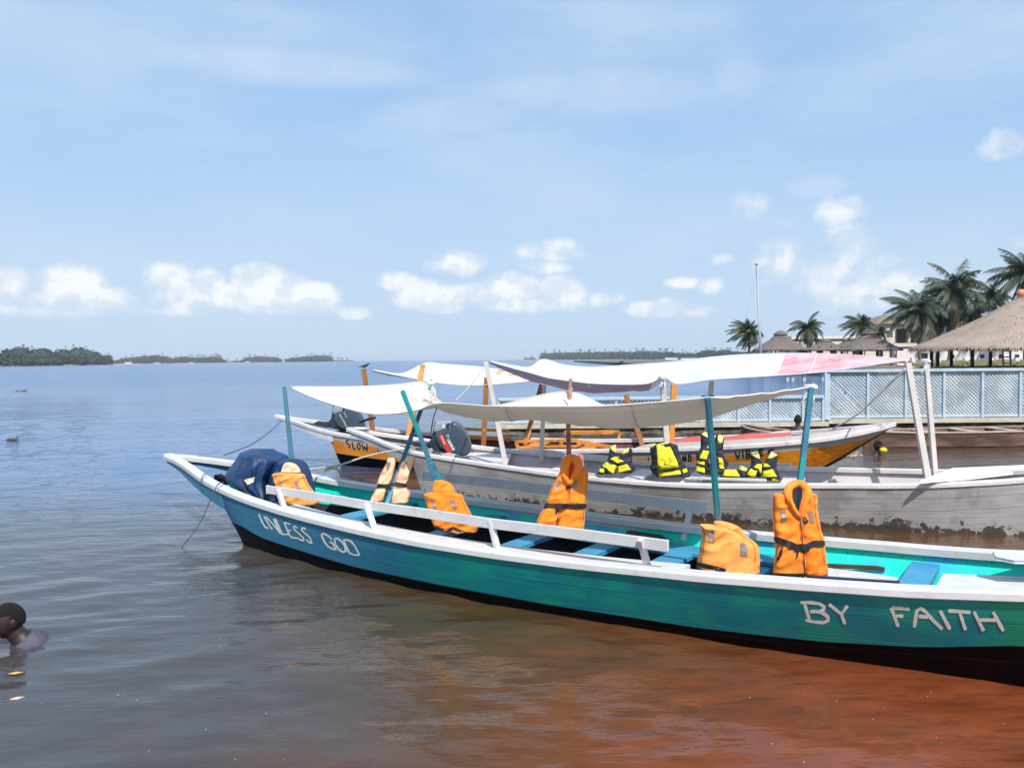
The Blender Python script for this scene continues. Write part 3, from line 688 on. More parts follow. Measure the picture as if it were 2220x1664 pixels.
plank(GREY, [(1100, 1011), (1180, 1014), (1290, 1026)], -.55, .05, .03, GREYW, gb, 'side_rail')
plank(GREY, [(1497, 1033), (1600, 1036), (1662, 1038.5)], -.62, .03, .05, GREYW, gb, 'side_rail')
for (u0, v0, u1, v1) in [(1352, 1000, 1350, 1022), (1714, 1008, 1712, 1030), (1180, 985, 1178, 1008)]:
    mb = MB(); mb.beam(GREY.at_o(u1, v1, .72), GREY.at_o(u0, v0, .78), .05, .04, up=GREY.n); mb.build('backrest_post', GREYW, gb, bevel=.004)
GP = [((1096, 1006), -.66, (1053, 784), -.72), ((1173, 1000), .62, (1180, 834), .74), ((1451, 1034), -.70, (1436, 816), -.78), ((1527, 1010), .70, (1543, 826), .85), ((2012, 1042), -.36, (1968, 787), -.35), ((2028, 1042), -.10, (2007, 780), -.05)]
for (b0, o0, t0, o1) in GP:
    mb = MB(); a = GREY.at_o(*b0, o0); c = GREY.at_o(*t0, o1); mb.beam(a, c, (.066 if b0[0] < 1400 else .07) if b0[0] < 2020 else .055, .05, up=Vector((0, 1, 0)), t2=.92); mb.build('awning_pole', GPOLE, gb, bevel=.006)

# ------------------------------------------------------------------ far boat (orange with black bottom)
ORNG = M('orange_hull', lin(240, 150, 20), 0.5, 0.08, 2.5, 0.2, 25, c2=lin(222, 128, 28), mask=(0.5, 0.62), mscale=2.2, dirt=(lin(120, 76, 30), 16, .68, .74))
MARO = M('maroon_inside', lin(92, 40, 44), 0.6, 0.2, 3, 0.2, 25)
OCH = M('ochre_paint', lin(206, 138, 48), 0.55, 0.15, 4, 0.2, 40, c2=lin(170, 104, 44), mask=(.5, .65))
OCHD = M('brown_pole_paint', lin(150, 98, 50), 0.6, 0.18, 4, 0.2, 40, c2=lin(190, 130, 60), mask=(.55, .65))
ORNG = planked(ORNG, seams=(.22,), dark=.4, chips=lin(110, 70, 30), streak=.12)
yb = thing('wooden_boat', YEL.P(5, 0, 0), 'orange wooden boat with grey-white rails and black bottom, lettered SLOW and VIBES', 'boat', 'long open passenger boats')
kk = lambda s: 0.0 if s < 9.4 else 0.60 * (s - 9.4)
_, hy = hull(YEL, 1.5, 'hull', yb, [ORNG, BOOT, MARO, MARO, M('grey_strake', lin(176, 172, 170), .6, .08, 3, .2, 30)], [(1.4, .235), (3.2, .13), (4.5, .02), (9, -.02), (10.9, .1)], rake=0.2, keel=kk, strake=0.115)
for sd_ in (-1, 1):
    rail(YEL, sd_, 0.0, 10.9, 0.11, GREYW, yb, round_=0.01, thick=.06)
    overhang(YEL, 1.6, yb, GREYW, GREYW, sd_, .04, .13)
tipcap(YEL, 0.3, GREYW, yb)
# washboard raised above the rail towards the bow
mb = MB(); rows = []
for s in np.arange(7.15, 10.85, .12):
    w_, z_ = YEL.wz(s); h = .075 * min(1, (s - 7.1) / .25) * min(1, (10.95 - s) / .5); o = w_ - .03
    rows.append([YEL.P(s, -o, z_), YEL.P(s, -o, z_ + h), YEL.P(s, -o + .025, z_ + h), YEL.P(s, -o + .025, z_)])
mb.grid(rows, close=True); mb.f += [(0, 1, 2, 3)]; mb.m += [0]; mb.build('washboard', GREYW, yb)
mb = MB(); rows = []
for s in np.arange(7.5, 9.6, .15):
    w_, z_ = YEL.wz(s); rows.append([YEL.P(s, o, z_ + .005 + .02 * math.sin(s * 7 + o * 3) + -.03 * (1 - (o / w_) ** 2)) for o in np.linspace(-(w_ - .06), w_ - .1, 9)])
mb.grid(rows); mb.build('red_cover', M('red_tarpaulin', lin(196, 92, 80), .7, .15, 3, .3, 12), yb, True, solid=.01)
for (u, v, z, wd) in [(880, 935, .38, .2), (960, 942, .36, .2), (1190, 955, .36, .25), (1300, 960, .36, .25)]:
    p, s, o = YEL.at_z(u, v, z); thwart(YEL, s, z, wd, .04, OCH, yb)
for pts, o, h in [([(998, 926), (1104, 931)], .60, .05), ([(998, 942), (1103, 947)], .45, .07), ([(1120, 954), (1252, 950)], .1, .05), ([(1120, 967), (1252, 965)], -.3, .03), ([(1225, 933), (1343, 932)], .86, .045), ([(1225, 939.5), (1330, 938)], .78, .02), ([(1256, 953), (1330, 966)], .3, .07)]:
    plank(YEL, pts, o, h, .04, OCH, yb, 'bench_rail')
for (u0, v0, u1, v1, o) in [(1105, 946, 1100, 958, .5), (1344, 937, 1340, 962, .85), (1118, 954, 1122, 968, .0), (1250, 952, 1257, 966, .0), (1215, 952, 1218, 966, .0)]:
    mb = MB(); mb.beam(YEL.at_o(u1, v1, o), YEL.at_o(u0, v0, o), .05, .04, up=YEL.n); mb.build('bench_post', OCH, yb)
YP = [(OCHD, (810, 945), .3, (788, 799), .2), (OCH, (884, 950), -.6, (917, 790), -.2), (OCHD, (1048, 968), -.5, (1055, 818), -.5), (OCHD, (1136, 970), .2, (1174, 834), .6), (OCHD, (1392, 965), .65, (1357, 854), .7), (OCH, (1455, 962), -.4, (1461, 832), -.4)]
for (m_, b0, o0, t0, o1) in YP:
    mb = MB(); a = YEL.at_o(*b0, o0); c = YEL.at_o(*t0, o1); mb.beam(a, c, .085, .07, up=Vector((0, 1, 0))); mb.build('awning_pole', m_, yb, bevel=.006)
# stencilled lettering: white under-shadow, then black
t3 = T(690, 930, 11.06); t4 = T(1380, 950, 6.506)
W1 = [[(735, 275), (690, 262), (662, 300), (700, 350), (768, 380), (762, 425), (708, 432)], [(808, 300), (842, 460), (900, 472)], [(955, 325), (932, 390), (948, 455), (985, 480), (1012, 420), (992, 340), (958, 322)], [(1045, 335), (1095, 500), (1115, 410), (1180, 512), (1168, 345)]]
W2 = [[(1412, 445), (1442, 560)], [(1455, 455), (1490, 462), (1525, 520), (1495, 552), (1455, 548)]]
W5 = [[(162, 262), (172, 305)]]
W3 = [[(650, 330), (655, 235), (690, 330), (692, 225)], [(735, 225), (732, 332), (768, 305), (762, 245), (730, 226)]]
W4 = [[(1385, 188), (1432, 285), (1455, 185)], [(1497, 165), (1500, 280)], [(1545, 162), (1550, 270)], [(1540, 163), (1590, 170), (1590, 210), (1550, 215), (1600, 230), (1600, 265), (1550, 270)], [(1720, 160), (1722, 235)], [(1715, 160), (1790, 155)], [(1718, 200), (1780, 196)], [(1718, 238), (1790, 232)], [(1945, 148), (1860, 162), (1865, 190), (1925, 205), (1920, 240), (1860, 250)]]
for tt, ST, wd, dx_ in ((t3, W1, 3.0, -1.3), (t3, W2, 2.4, -1.1), (t4, W3, 3.2, -1.6), (t4, W5, 3.2, -1.6), (t4, W4, 3.6, -1.8)):
    mb = MB(); hitpx.last = 13
    for st in ST: stroke(mb, [(tt(*p)[0] + dx_, tt(*p)[1] + .8) for p in st], wd, hy, .003, 2.5, 1)
    for k, st in enumerate(ST): stroke(mb, [tt(*p) for p in st], wd, hy, .0055 + .0004 * k, 2.5, 0)
    mb.build('lettering', [M('stencil_black', lin(26, 24, 28), .6, .1), CREAM], yb)

# ------------------------------------------------------------------ awnings
SEAMC = M('seam_thread', lin(206, 200, 190), .9, .1)
def cloth(b, knots, sag, name, mats, label, matf=None, nq=17, npn=90, wrinkle=.012, z0=0, hem=True, seams=(.2, .36, .585, .78)):
    """knots: (near (u,v,o), far (u,v,o)); sag(p) belly depth; p runs 0..1"""
    A = [tuple(b.at_o(*k[0])) for k in knots]; B_ = [tuple(b.at_o(*k[1])) for k in knots]
    A = dense(A, npn); B_ = dense(B_, npn); mb = MB(); rows = []
    for i in range(npn):
        p = i / (npn - 1); row = []
        for j in range(nq):
            q = j / (nq - 1); P = Vector(A[i]).lerp(Vector(B_[i]), q)
            P.z -= sag(p) * 4 * (q * (1 - q)) ** 1.0 * (1.35 - .7 * q)
            k = min(1, 6 * q * (1 - q)); P.z += wrinkle * k * noise.noise(Vector((P.x * 2.2, P.y * 2.2, 3 + z0))) + .010 * k * (1 - abs(noise.noise(Vector((P.x * 1.5 + q * 3, P.y * 5.5 - q * 4, 7 + z0)))) * 3) + wrinkle * .35 * k * noise.noise(Vector((P.x * 9, P.y * 5, z0)))
            row.append(P)
        rows.append(row)
    n = nq
    for i in range(npn - 1):
        for j in range(nq - 1):
            p = (i + .5) / (npn - 1); q = (j + .5) / (nq - 1)
            mb.add([rows[i][j], rows[i + 1][j], rows[i + 1][j + 1], rows[i][j + 1]], [(0, 1, 2, 3)], matf(p, q) if matf else 0)
    # weld
    key = {}; vv = []; rm = []
    for v in mb.v:
        k_ = tuple(round(x, 5) for x in v)
        if k_ not in key: key[k_] = len(vv); vv.append(v)
        rm.append(key[k_])
    mb.v = vv; ff = []; mm = []
    for f, m_ in zip(mb.f, mb.m):
        g = []
        for i in f:
            if rm[i] not in g: g.append(rm[i])
        if len(g) > 2: ff.append(tuple(g)); mm.append(m_)
    mb.f = ff; mb.m = mm
    c0 = Vector(A[npn // 2])
    root = thing(name, (c0.x, c0.y, 0), label, 'awning', 'cloth awnings tied over the boats')
    mb.build('cloth', mats, root, True, solid=.004)
    for sp_ in seams:
        i = int(sp_ * (npn - 1)); h = MB(); h.grid([[rows[i][j] + Vector((-.006, 0, dz_)), rows[i][j] + Vector((.006, 0, dz_))] for j in range(nq) for dz_ in (.005,)]); h.grid([[rows[i][j] + Vector((-.004, 0, -.005)), rows[i][j] + Vector((.004, 0, -.005))] for j in range(nq)]); h.build('seam', SEAMC, root)
    if hem:
        for E_ in (A, B_):
            h = MB(); h.tube([Vector(q) for q in E_], .007, 6); h.build('hem', mats[0], root, True)
        h = MB(); h.tube([r for r in rows[-1]], .007, 6); h.build('hem', mats[0], root, True)
    return root
CANV = M('canvas', lin(231, 225, 212), .8, .04, 2, .35, 8, trans=.28, c2=lin(206, 192, 168), mask=(.60, .74), mscale=2.6)
aw1 = cloth(NEAR, [((628, 839, .52), (628, 838, .54)), ((690, 866, .25), (760, 838, .62)), ((787, 894, -.1), (850, 834, .68)), ((850, 897, -.3), (925, 829, .74)), ((905, 889, -.45), (945, 862, .74)), ((953, 874, -.5), (985, 884, .74)),
            ((1060, 880, -.56), (1070, 880, .70)), ((1150, 881, -.6), (1225, 849, .64)), ((1300, 880, -.6), (1330, 884, .62)), ((1420, 872, -.56), (1500, 886, .52)), ((1490, 866, -.53), (1650, 866, .38)), ((1535, 861, -.5), (1757, 839, .25))],
      lambda p: .02 + .15 * max(0, math.sin(min(1, max(0, (p - .42) / .56)) * math.pi)) ** .8, 'awning', [CANV], 'cream canvas awning tied over the teal boat, pulled to a peak by the bare stick')
GC = M('white_banner_cloth', lin(230, 230, 236), .7, .03, 2, .2, 8, trans=.35)
GCP = M('pink_banner_cloth', lin(228, 158, 168), .7, .10, 6, .2, 8, trans=.3, c2=lin(232, 204, 208), mask=(.34, .62), mscale=2.5)
GCU = M('mauve_banner_cloth', lin(196, 184, 200), .7, .05, 6, .2, 8, trans=.3, c2=lin(224, 222, 230), mask=(.62, .68), mscale=7)
GPK = [((1060, 783, -.72), (1066, 783, -.70)), ((1112, 798, -.72), (1113, 792, -.2)), ((1150, 808, -.73), (1149, 795, .3)), ((1190, 819, -.74), (1178, 778.5, .74)), ((1240, 826, -.75), (1225, 791, .76)), ((1300, 832, -.76), (1290, 795, .78)), ((1400, 832, -.77), (1380, 789.5, .8)), ((1437, 817, -.78), (1440, 785.5, .82)),
       ((1470, 832, -.76), (1490, 780, .84)), ((1540, 822.5, -.7), (1560, 772, .84)), ((1620, 817.5, -.62), (1640, 767, .7)), ((1700, 812.5, -.56), (1720, 765.5, .5)), ((1786, 805.5, -.5), (1800, 767, .3)), ((1870, 794, -.45), (1870, 770.5, .1)), ((1925, 786, -.4), (1930, 776, 0)), ((1962, 781, -.35), (1968, 780, -.05))]
aw2 = cloth(GREY, GPK, lambda p: .03 + .17 * math.sin(min(1, p / .58) * math.pi) ** .9 if p < .58 else .03, 'awning', [GC, GCP, GCU], 'white, mauve and pink banner-cloth awning tied over the grey-white boat, largest of the three',
      matf=lambda p, q: 1 if p > .715 else (2 if (q < .42 and p < .42) else 0), z0=5)
YC = M('white_printed_cloth', lin(230, 227, 218), .7, .04, 3, .2, 8, trans=.25, c2=lin(176, 206, 212), mask=(.66, .74), mscale=6)
YCP = M('peach_printed_cloth', lin(238, 170, 140), .7, .08, 6, .2, 8, trans=.25, c2=lin(240, 226, 214), mask=(.5, .6), mscale=6)
YK = [((807, 802, .25), (809, 801.5, .3)), ((860, 813, .0), (870, 809, .4)), ((912, 823, -.3), (922, 786.5, .5)), ((961, 831, -.4), (961, 789, .6)), ((1015, 835, -.5), (1042, 795, .7)), ((1069, 833, -.55), (1100, 803, .75)), ((1130, 828, -.55), (1150, 810, .78)), ((1172, 823, -.5), (1190, 822, .7))]
cloth(YEL, YK, lambda p: .03 + .05 * math.sin(p * math.pi), 'awning', [YC, YCP], 'white printed cloth awning with a peach patch, smallest, on ochre poles behind', matf=lambda p, q: 1 if p > .66 and q > .72 else 0, z0=9)

# ------------------------------------------------------------------ life jackets
def puff(rows, Dp, th, mats, parent, name, ncol=22, nrow=None, wr=.008, seed=0, tilt=0.0, back=.5, mi=0, round_=.42):
    """stuffed fabric panel. rows: (v, u_left, u_right) or (ul, vl, ur, vr); lies at depth Dp, th thick"""
    R = [(r[1], r[0], r[2], r[0]) if len(r) == 3 else r for r in rows]
    nrow = nrow or max(30, 6 * len(R)); R = dense(R, nrow); mb = MB(); fr = []; bk = []
    for i, (ul, vl, ur, vr) in enumerate(R):
        t = i / (nrow - 1); e = min(t, 1 - t) * 22; ve = min(1, e) ** .5 if e < 1 else 1
        a = []; c = []
        for j in range(ncol):
            q = j / (ncol - 1); h = (1 - abs(2 * q - 1) ** 3.2) ** round_ * ve
            Dq = Dp + tilt * (t - .5)
            P = at(ul + (ur - ul) * q, vl + (vr - vl) * q, Dq)
            n_ = wr * (1.1 * (1 - 4 * abs(noise.noise(Vector((P.x * 7 + seed, P.z * 12 - P.x * 5, 6))))) * min(1, h * 2) + noise.noise(Vector((P.x * 11 + seed, P.z * 9, 1))) + .6 * noise.noise(Vector((P.x * 26, P.z * 15 + seed, 4)))) * min(1, h * 2)
            a.append(P - Vector((0, th * h + n_, 0))); c.append(P + Vector((0, th * back * h, 0)))
        fr.append(a); bk.append(c)
    rows_ = [f + c[::-1][1:-1] for f, c in zip(fr, bk)]
    mb.grid(rows_, close=True, flip=False, mi=mi); m = len(rows_[0])
    mb.f += [tuple(range(m))[::-1], tuple(range(len(mb.v) - m, len(mb.v)))]; mb.m += [mi, mi]
    o = mb.build(name, mats, parent, True)
    return mb
def combine(mbs):
    a = MB()
    for m in mbs: a.add(m.v, m.f)
    return a.bvh()
OR1 = M('orange_vest', (1.0, .25, .008), .75, .08, 12, .35, 14, c2=(1.0, .215, .006), mask=(.5, .66), mscale=9, sheen=.2)
OR2 = M('light_orange_vest', (1.0, .35, .07), .75, .07, 12, .35, 14, c2=(1.0, .29, .04), mask=(.5, .66), mscale=7, sheen=.2)
OR3 = M('peach_vest', (1.0, .58, .36), .75, .08, 12, .4, 14, c2=lin(250, 150, 88), mask=(.52, .64), mscale=5, sheen=.2)
ORI = M('vest_inside', lin(240, 88, 20), .8, .1, 10, .3, 14)
TAPE = M('grey_tape', lin(150, 128, 118), .45, .1, 20, .1, 90, spec=.8)
STITCH = M('orange_stitching', lin(206, 104, 20), .8, .1)
LOGO = M('dark_badge', lin(58, 34, 40), .6, .1)
def jacket(label, D, tt, left, right=None, collar=None, capr=None, inner=None, tapes=(), belt=None, tails=(), zipl=None, logo=None, mat=OR1, th=.06, seed=0, hemband=None, cmat=None, tilt=0.0, cr_=.035, rnd_=.42):
    allp = left + (right or [])
    u0, v0 = tt((allp[0][1] + allp[0][2]) / 2, allp[-1][0]); c = at(u0, v0, D)
    g = thing('life_jacket', (c.x, c.y, c.z - .05), label, 'life jacket', 'orange life jackets on the teal boat')
    cv = lambda rows: [(tt(a, y)[0], tt(a, y)[1], tt(b_, y)[0], tt(b_, y)[1]) for y, a, b_ in rows]
    ms = [puff(cv(left), D, th, mat, g, 'front_panel', seed=seed, tilt=tilt, round_=rnd_)]
    if right: ms.append(puff(cv(right), D, th, mat, g, 'front_panel', seed=seed + 5, tilt=tilt, round_=rnd_))
    if inner: puff(cv(inner), D + .12, .02, ORI, g, 'back_panel', seed=seed + 3)
    if capr: ms.append(puff(cv(capr), D + .02, .07, cmat or mat, g, 'collar', seed=seed + 9))
    if collar:
        mb = MB(); pts = dense([tt(*p[:2]) + (p[2],) for p in collar], 26); mb.tube([at(u, v, D - dd) for u, v, dd in pts], [cr_ * (.7 + .5 * math.sin(math.pi * i / 25)) for i in range(26)], 10, flat=.8)
        mb.build('collar', mat, g, True); ms.append(mb)
    bv = combine(ms); hitpx.last = D
    for Rr in [left] + ([right] if right else []):
        m = MB()
        for q in (.07, .93):
            stroke(m, [tt(a + (b_ - a) * q, y) for y, a, b_ in Rr[1:-1]], 1.1, bv, .003, 4)
        y, a, b_ = Rr[-2]; y2, a2, b2 = Rr[-1]; yy = y * .25 + y2 * .75 if y2 - y > 30 else y2 - 12
        m.build('stitching', STITCH, g)
    if belt:
        k = len(belt[0]) // 2; bu, bvv = tt(*belt[0][k]); c_ = hitpx(bu, bvv, bv, .014)
        m = MB(); m.box(c_, .055, .018, .048); m.build('buckle', BLACK, g, bevel=.004)
    if tapes:
        for q in tapes: m = MB(); patch(m, [tt(*p) for p in q], bv, .004, 3); m.build('reflective_tape', TAPE, g)
    if belt: m = MB(); stroke(m, [tt(*p) for p in belt[0]], belt[1], bv, .008, 3); m.build('belt', BLACK, g, solid=.006)
    for tl in tails: m = MB(); stroke(m, [tt(*p) for p in tl], 4.2, bv, .009, 3); m.build('strap', BLACK, g, solid=.004)
    if zipl: m = MB(); stroke(m, [tt(*p) for p in zipl], 1.8, bv, .005, 4); m.build('zip', BLACK, g)
    if hemband: m = MB(); stroke(m, [tt(*p) for p in hemband[0]], hemband[1], bv, .005, 3); m.build('hem_band', BLACK, g)
    if logo:
        m = MB(); patch(m, [tt(*p) for p in logo], bv, .005, 2); m.build('badge', LOGO, g)
        cx_ = sum(tt(*p)[0] for p in logo) / 4; cy_ = sum(tt(*p)[1] for p in logo) / 4
        m = MB(); stroke(m, [(cx_ + 1.6, cy_ - 2), (cx_ - 1.4, cy_ - 1.6), (cx_ - 1, cy_ + 1), (cx_ + 1.6, cy_ + 1.8), (cx_ + 1.8, cy_ + .2)], .9, bv, .0065, 1); m.build('badge_mark', TAPE, g)
    return g
tD = T(1400, 1020, 5.5275); tA = T(360, 960, 5.5275); tB = T(700, 980, 5.5275); tC = T(1050, 980, 5.5275)
depth = lambda b, u, v, o: b.at_o(u, v, o).y
# front right jacket on its pole
jacket('bright orange life jacket hung upright on the rightmost teal pole, zipped and belted', 5.42, tD,
       [(268, 1590, 1700), (290, 1535, 1722), (380, 1522, 1752), (450, 1518, 1790), (540, 1522, 1850), (700, 1528, 1868), (800, 1542, 1880), (900, 1550, 1892), (1000, 1548, 1900), (1150, 1530, 1911), (1240, 1516, 1916)],
       [(262, 1915, 1985), (290, 1905, 2032), (400, 1878, 2036), (540, 1830, 2052), (700, 1846, 2088), (830, 1858, 2125), (1000, 1876, 2142), (1150, 1888, 2168), (1270, 1894, 2186)],
       collar=[(1850, 560, .07), (1780, 470, .075), (1720, 340, .07), (1700, 240, .04), (1745, 175, 0), (1830, 148, -.04), (1905, 185, 0), (1945, 260, .04), (1905, 360, .07), (1870, 470, .075), (1850, 560, .07)],
       inner=[(170, 1770, 1880), (300, 1755, 1900), (430, 1755, 1890), (540, 1790, 1870)],
       tapes=[[(1610, 472), (1664, 462), (1690, 600), (1632, 616)], [(1940, 490), (1992, 486), (2028, 622), (1982, 626)]],
       belt=([(1540, 815), (1680, 862), (1800, 912), (1920, 915), (2010, 868), (2132, 868)], 13), tails=[[(1640, 905), (1615, 1000), (1590, 1070)], [(1812, 955), (1814, 1030)]], zipl=[(1845, 560), (1882, 900), (1905, 1245)],
       logo=[(1868, 592), (1900, 542), (1950, 600), (1915, 640)], seed=1, rnd_=.24, cr_=.026)
# one folded over the rail beside it
jacket('pale orange life jacket slumped back to camera beside the zipped one', 5.62, tD,
       [(640, 650, 745), (690, 662, 1010), (740, 672, 1130), (800, 668, 1230), (880, 652, 1335), (960, 640, 1362), (1060, 620, 1362), (1150, 612, 1356), (1215, 700, 1356)],
       capr=[(600, 825, 905), (640, 810, 1060), (700, 800, 1150), (780, 860, 1195), (830, 1000, 1210)], tapes=[[(752, 690), (828, 712), (822, 862), (746, 838)], [(1134, 862), (1222, 878), (1214, 1020), (1126, 1005)]],
       hemband=([(615, 1115), (780, 1150), (960, 1195)], 9), zipl=None, mat=OR2, seed=11, th=.11, rnd_=.3)
jacket('orange life jacket around the bare stick with black belt and diamond badge', 6.15, tC,
       [(232, 905, 950), (300, 870, 985), (400, 815, 1016), (500, 775, 1024), (600, 742, 1014), (660, 722, 990), (700, 690, 950), (800, 640, 905), (900, 610, 858), (960, 600, 852)],
       [(205, 1130, 1240), (260, 1100, 1245), (400, 1012, 1240), (500, 1010, 1228), (600, 1000, 1215), (700, 925, 1208), (800, 885, 1205), (900, 862, 1195), (960, 858, 1190)],
       collar=[(1015, 385, .07), (975, 300, .07), (960, 200, .05), (985, 110, .02), (1040, 70, -.03), (1105, 95, .0), (1130, 180, .05), (1085, 280, .07), (1015, 385, .07)],
       inner=[(90, 995, 1090), (200, 985, 1110), (300, 995, 1060)], tapes=[[(878, 350), (925, 346), (895, 450), (848, 452)], [(1078, 338), (1130, 334), (1098, 450), (1050, 450)]],
       belt=([(715, 655), (760, 635), (900, 640), (1050, 645), (1212, 642)], 11), tails=[[(875, 680), (855, 735)], [(1035, 660), (1035, 690)]], zipl=[(900, 700), (860, 860)], logo=[(968, 425), (1010, 382), (1042, 425), (1000, 468)], seed=21, cr_=.034, rnd_=.25)
jacket('orange life jacket with its back turned, at foot of the leaning teal pole', 6.75, tB,
       [(470, 1330, 1480), (500, 1215, 1655), (560, 1222, 1690), (650, 1248, 1735), (740, 1275, 1780), (830, 1305, 1820), (880, 1330, 1865), (930, 1380, 1855), (955, 1600, 1840)],
       capr=[(335, 1340, 1450), (370, 1328, 1530), (420, 1316, 1570), (470, 1310, 1585), (500, 1330, 1560)], tapes=[[(1285, 560), (1330, 565), (1368, 684), (1322, 684)], [(1515, 572), (1570, 560), (1614, 680), (1572, 688)]],
       hemband=([(1340, 900), (1480, 935), (1560, 905), (1700, 965), (1850, 975)], 6), seed=31, rnd_=.3)
jacket('faded peach life jacket strapped round the right-leaning rear pole', 7.2, tB,
       [(62, 785, 850), (120, 765, 870), (200, 722, 862), (300, 672, 838), (380, 650, 800), (430, 640, 780), (520, 590, 745), (600, 560, 720)],
       [(42, 1030, 1075), (80, 985, 1112), (160, 930, 1088), (250, 900, 1045), (330, 870, 1030), (400, 850, 990), (480, 820, 1045), (560, 790, 1035), (620, 770, 1010)],
       tapes=[[(775, 115), (818, 115), (788, 210), (752, 208)], [(975, 110), (1020, 122), (970, 200), (936, 178)]], belt=([(648, 398), (720, 400), (790, 410), (870, 375), (995, 398)], 8), tails=[[(790, 430), (750, 520), (740, 600)]], mat=OR3, seed=41, th=.045, rnd_=.2)
jacket('light orange life jacket seen from behind, leaning on the dark blue tarpaulin', 8.15, tA,
       [(352, 1380, 1500), (372, 1275, 1650), (430, 1292, 1680), (500, 1315, 1715), (570, 1345, 1765), (640, 1380, 1800), (700, 1420, 1845), (735, 1560, 1800)],
       capr=[(232, 1440, 1490), (260, 1410, 1560), (300, 1392, 1600), (350, 1378, 1620)], tapes=[[(1335, 420), (1362, 432), (1396, 524), (1366, 520)], [(1536, 456), (1580, 452), (1606, 548), (1562, 545)]], hemband=None, mat=OR2, cmat=OR3, seed=51, th=.09, rnd_=.3)

# yellow and navy vests in the grey boat
NAVY = M('navy_fabric', lin(40, 44, 58), .75, .15, 14, .3, 20)
YELL = M('yellow_fabric', lin(246, 234, 48), .7, .06, 14, .3, 20)
PALEY = M('pale_yellow_fabric', lin(226, 226, 132), .7, .06, 14, .3, 20)
def vest(label, D, tt, body, panels, straps=(), pale=(), th=.06, seed=0, text=None, marks=()):
    u0, v0 = tt((body[0][-1][1] + body[0][-1][2]) / 2, body[0][-1][0]); c = at(u0, v0, D)
    g = thing('life_vest', (c.x, c.y, c.z - .02), label, 'life vest', 'yellow and navy life vests in the grey boat')
    cv = lambda rows: [(tt(a, y)[0], tt(a, y)[1], tt(b_, y)[0], tt(b_, y)[1]) for y, a, b_ in rows]
    ms = [puff(cv(r), D, th, NAVY, g, 'body_panel', seed=seed + i) for i, r in enumerate(body)]
    bv = combine(ms); hitpx.last = D
    for q in panels: m = MB(); patch(m, [tt(*p) for p in q], bv, .006, 5); m.build('yellow_panel', YELL, g, True, solid=.008)
    for q in pale: m = MB(); patch(m, [tt(*p) for p in q], bv, .006, 3); m.build('shoulder_panel', PALEY, g, True, solid=.006)
    for (pts, wd) in straps: m = MB(); stroke(m, [tt(*p) for p in pts], wd, bv, .014, 3); m.build('strap', BLACK, g, solid=.004)
    for (pts, wd) in marks: m = MB(); stroke(m, [tt(*p) for p in pts], wd, bv, .0125, 1.5); m.build('printed_mark', BLACK, g)
    return g, bv
tv = T(1300, 940, 13.825); tw = T(1480, 860, 7.373)
g1, _ = vest('yellow and navy life vest with open front, leftmost in the grey boat', 9.35, tv,
     [[(340, 400, 480), (430, 300, 500), (560, 285, 525), (700, 262, 535), (820, 215, 530), (920, 110, 520), (1050, 20, 515), (1140, -40, 505), (1210, -60, 470)], [(430, 840, 920), (480, 700, 975), (640, 620, 985), (760, 575, 975), (900, 540, 985), (1000, 520, 1080), (1060, 515, 1060), (1180, 510, 960)]],
     [[(320, 750), (440, 690), (535, 690), (535, 880)], [(70, 970), (240, 840), (500, 960), (410, 1215)], [(560, 760), (600, 755), (735, 830), (540, 885)], [(515, 975), (810, 905), (945, 1070), (540, 1170)], [(0, 1040), (130, 1060), (130, 1160), (0, 1150)]],
     straps=[([(250, 820), (400, 860), (540, 930), (760, 880)], 3.5), ([(60, 1010), (190, 1040), (290, 1190)], 4)], pale=[[(280, 450), (440, 345), (480, 360), (505, 600)], [(620, 640), (760, 420), (890, 440), (850, 560)]],
     marks=[([(630, 1020), (820, 975)], 1.0)], seed=61)
tg = T(1380, 950, 6.506)
g2, bv2 = vest('yellow and navy life vest showing its printed back, second from left', 9.1, tg,
     [[(62, 300, 470), (90, 220, 570), (150, 190, 590), (260, 205, 620), (330, 215, 660), (400, 190, 700), (450, 200, 735), (510, 250, 765), (548, 290, 740)]],
     [[(285, 90), (450, 62), (605, 405), (300, 452)], [(305, 478), (620, 440), (640, 500), (320, 540)], [(645, 440), (695, 420), (715, 470), (655, 490)]], straps=[([(205, 470), (300, 468), (610, 420), (700, 400)], 4.5), ([(275, 100), (262, 200), (270, 330), (300, 530)], 3.5), ([(470, 75), (560, 260), (650, 520)], 3.5)], pale=[[(195, 120), (260, 80), (275, 88), (200, 145)]], seed=71, th=.09)
g3, _ = vest('yellow and navy life vest standing tallest, behind the fourth teal pole', 9.3, tw,
     [[(565, 335, 380), (600, 290, 420), (700, 288, 470), (820, 280, 490), (900, 215, 480), (1000, 220, 500), (1100, 215, 510), (1180, 205, 500), (1240, 300, 500)], [(600, 550, 640), (700, 500, 650), (800, 480, 645), (900, 470, 640), (1000, 480, 700), (1060, 490, 735), (1140, 500, 700), (1240, 520, 660)]],
     [[(380, 810), (440, 760), (500, 750), (470, 830)], [(330, 855), (420, 870), (375, 1000), (265, 985)], [(240, 1020), (355, 1030), (345, 1090), (235, 1060)], [(230, 1095), (350, 1140), (350, 1215), (210, 1180)], [(430, 930), (500, 950), (500, 1100), (425, 1080)], [(440, 1130), (490, 1140), (500, 1200), (440, 1190)], [(570, 970), (620, 980), (670, 1090), (580, 1060)], [(580, 1080), (640, 1080), (665, 1150), (590, 1140)]],
     straps=[([(265, 1000), (350, 1010), (430, 1080), (500, 1110)], 4), ([(235, 1080), (350, 1110), (440, 1180)], 4)], pale=[[(300, 600), (360, 565), (420, 600), (450, 680)], [(560, 600), (645, 630), (630, 730), (570, 750)]], seed=81)
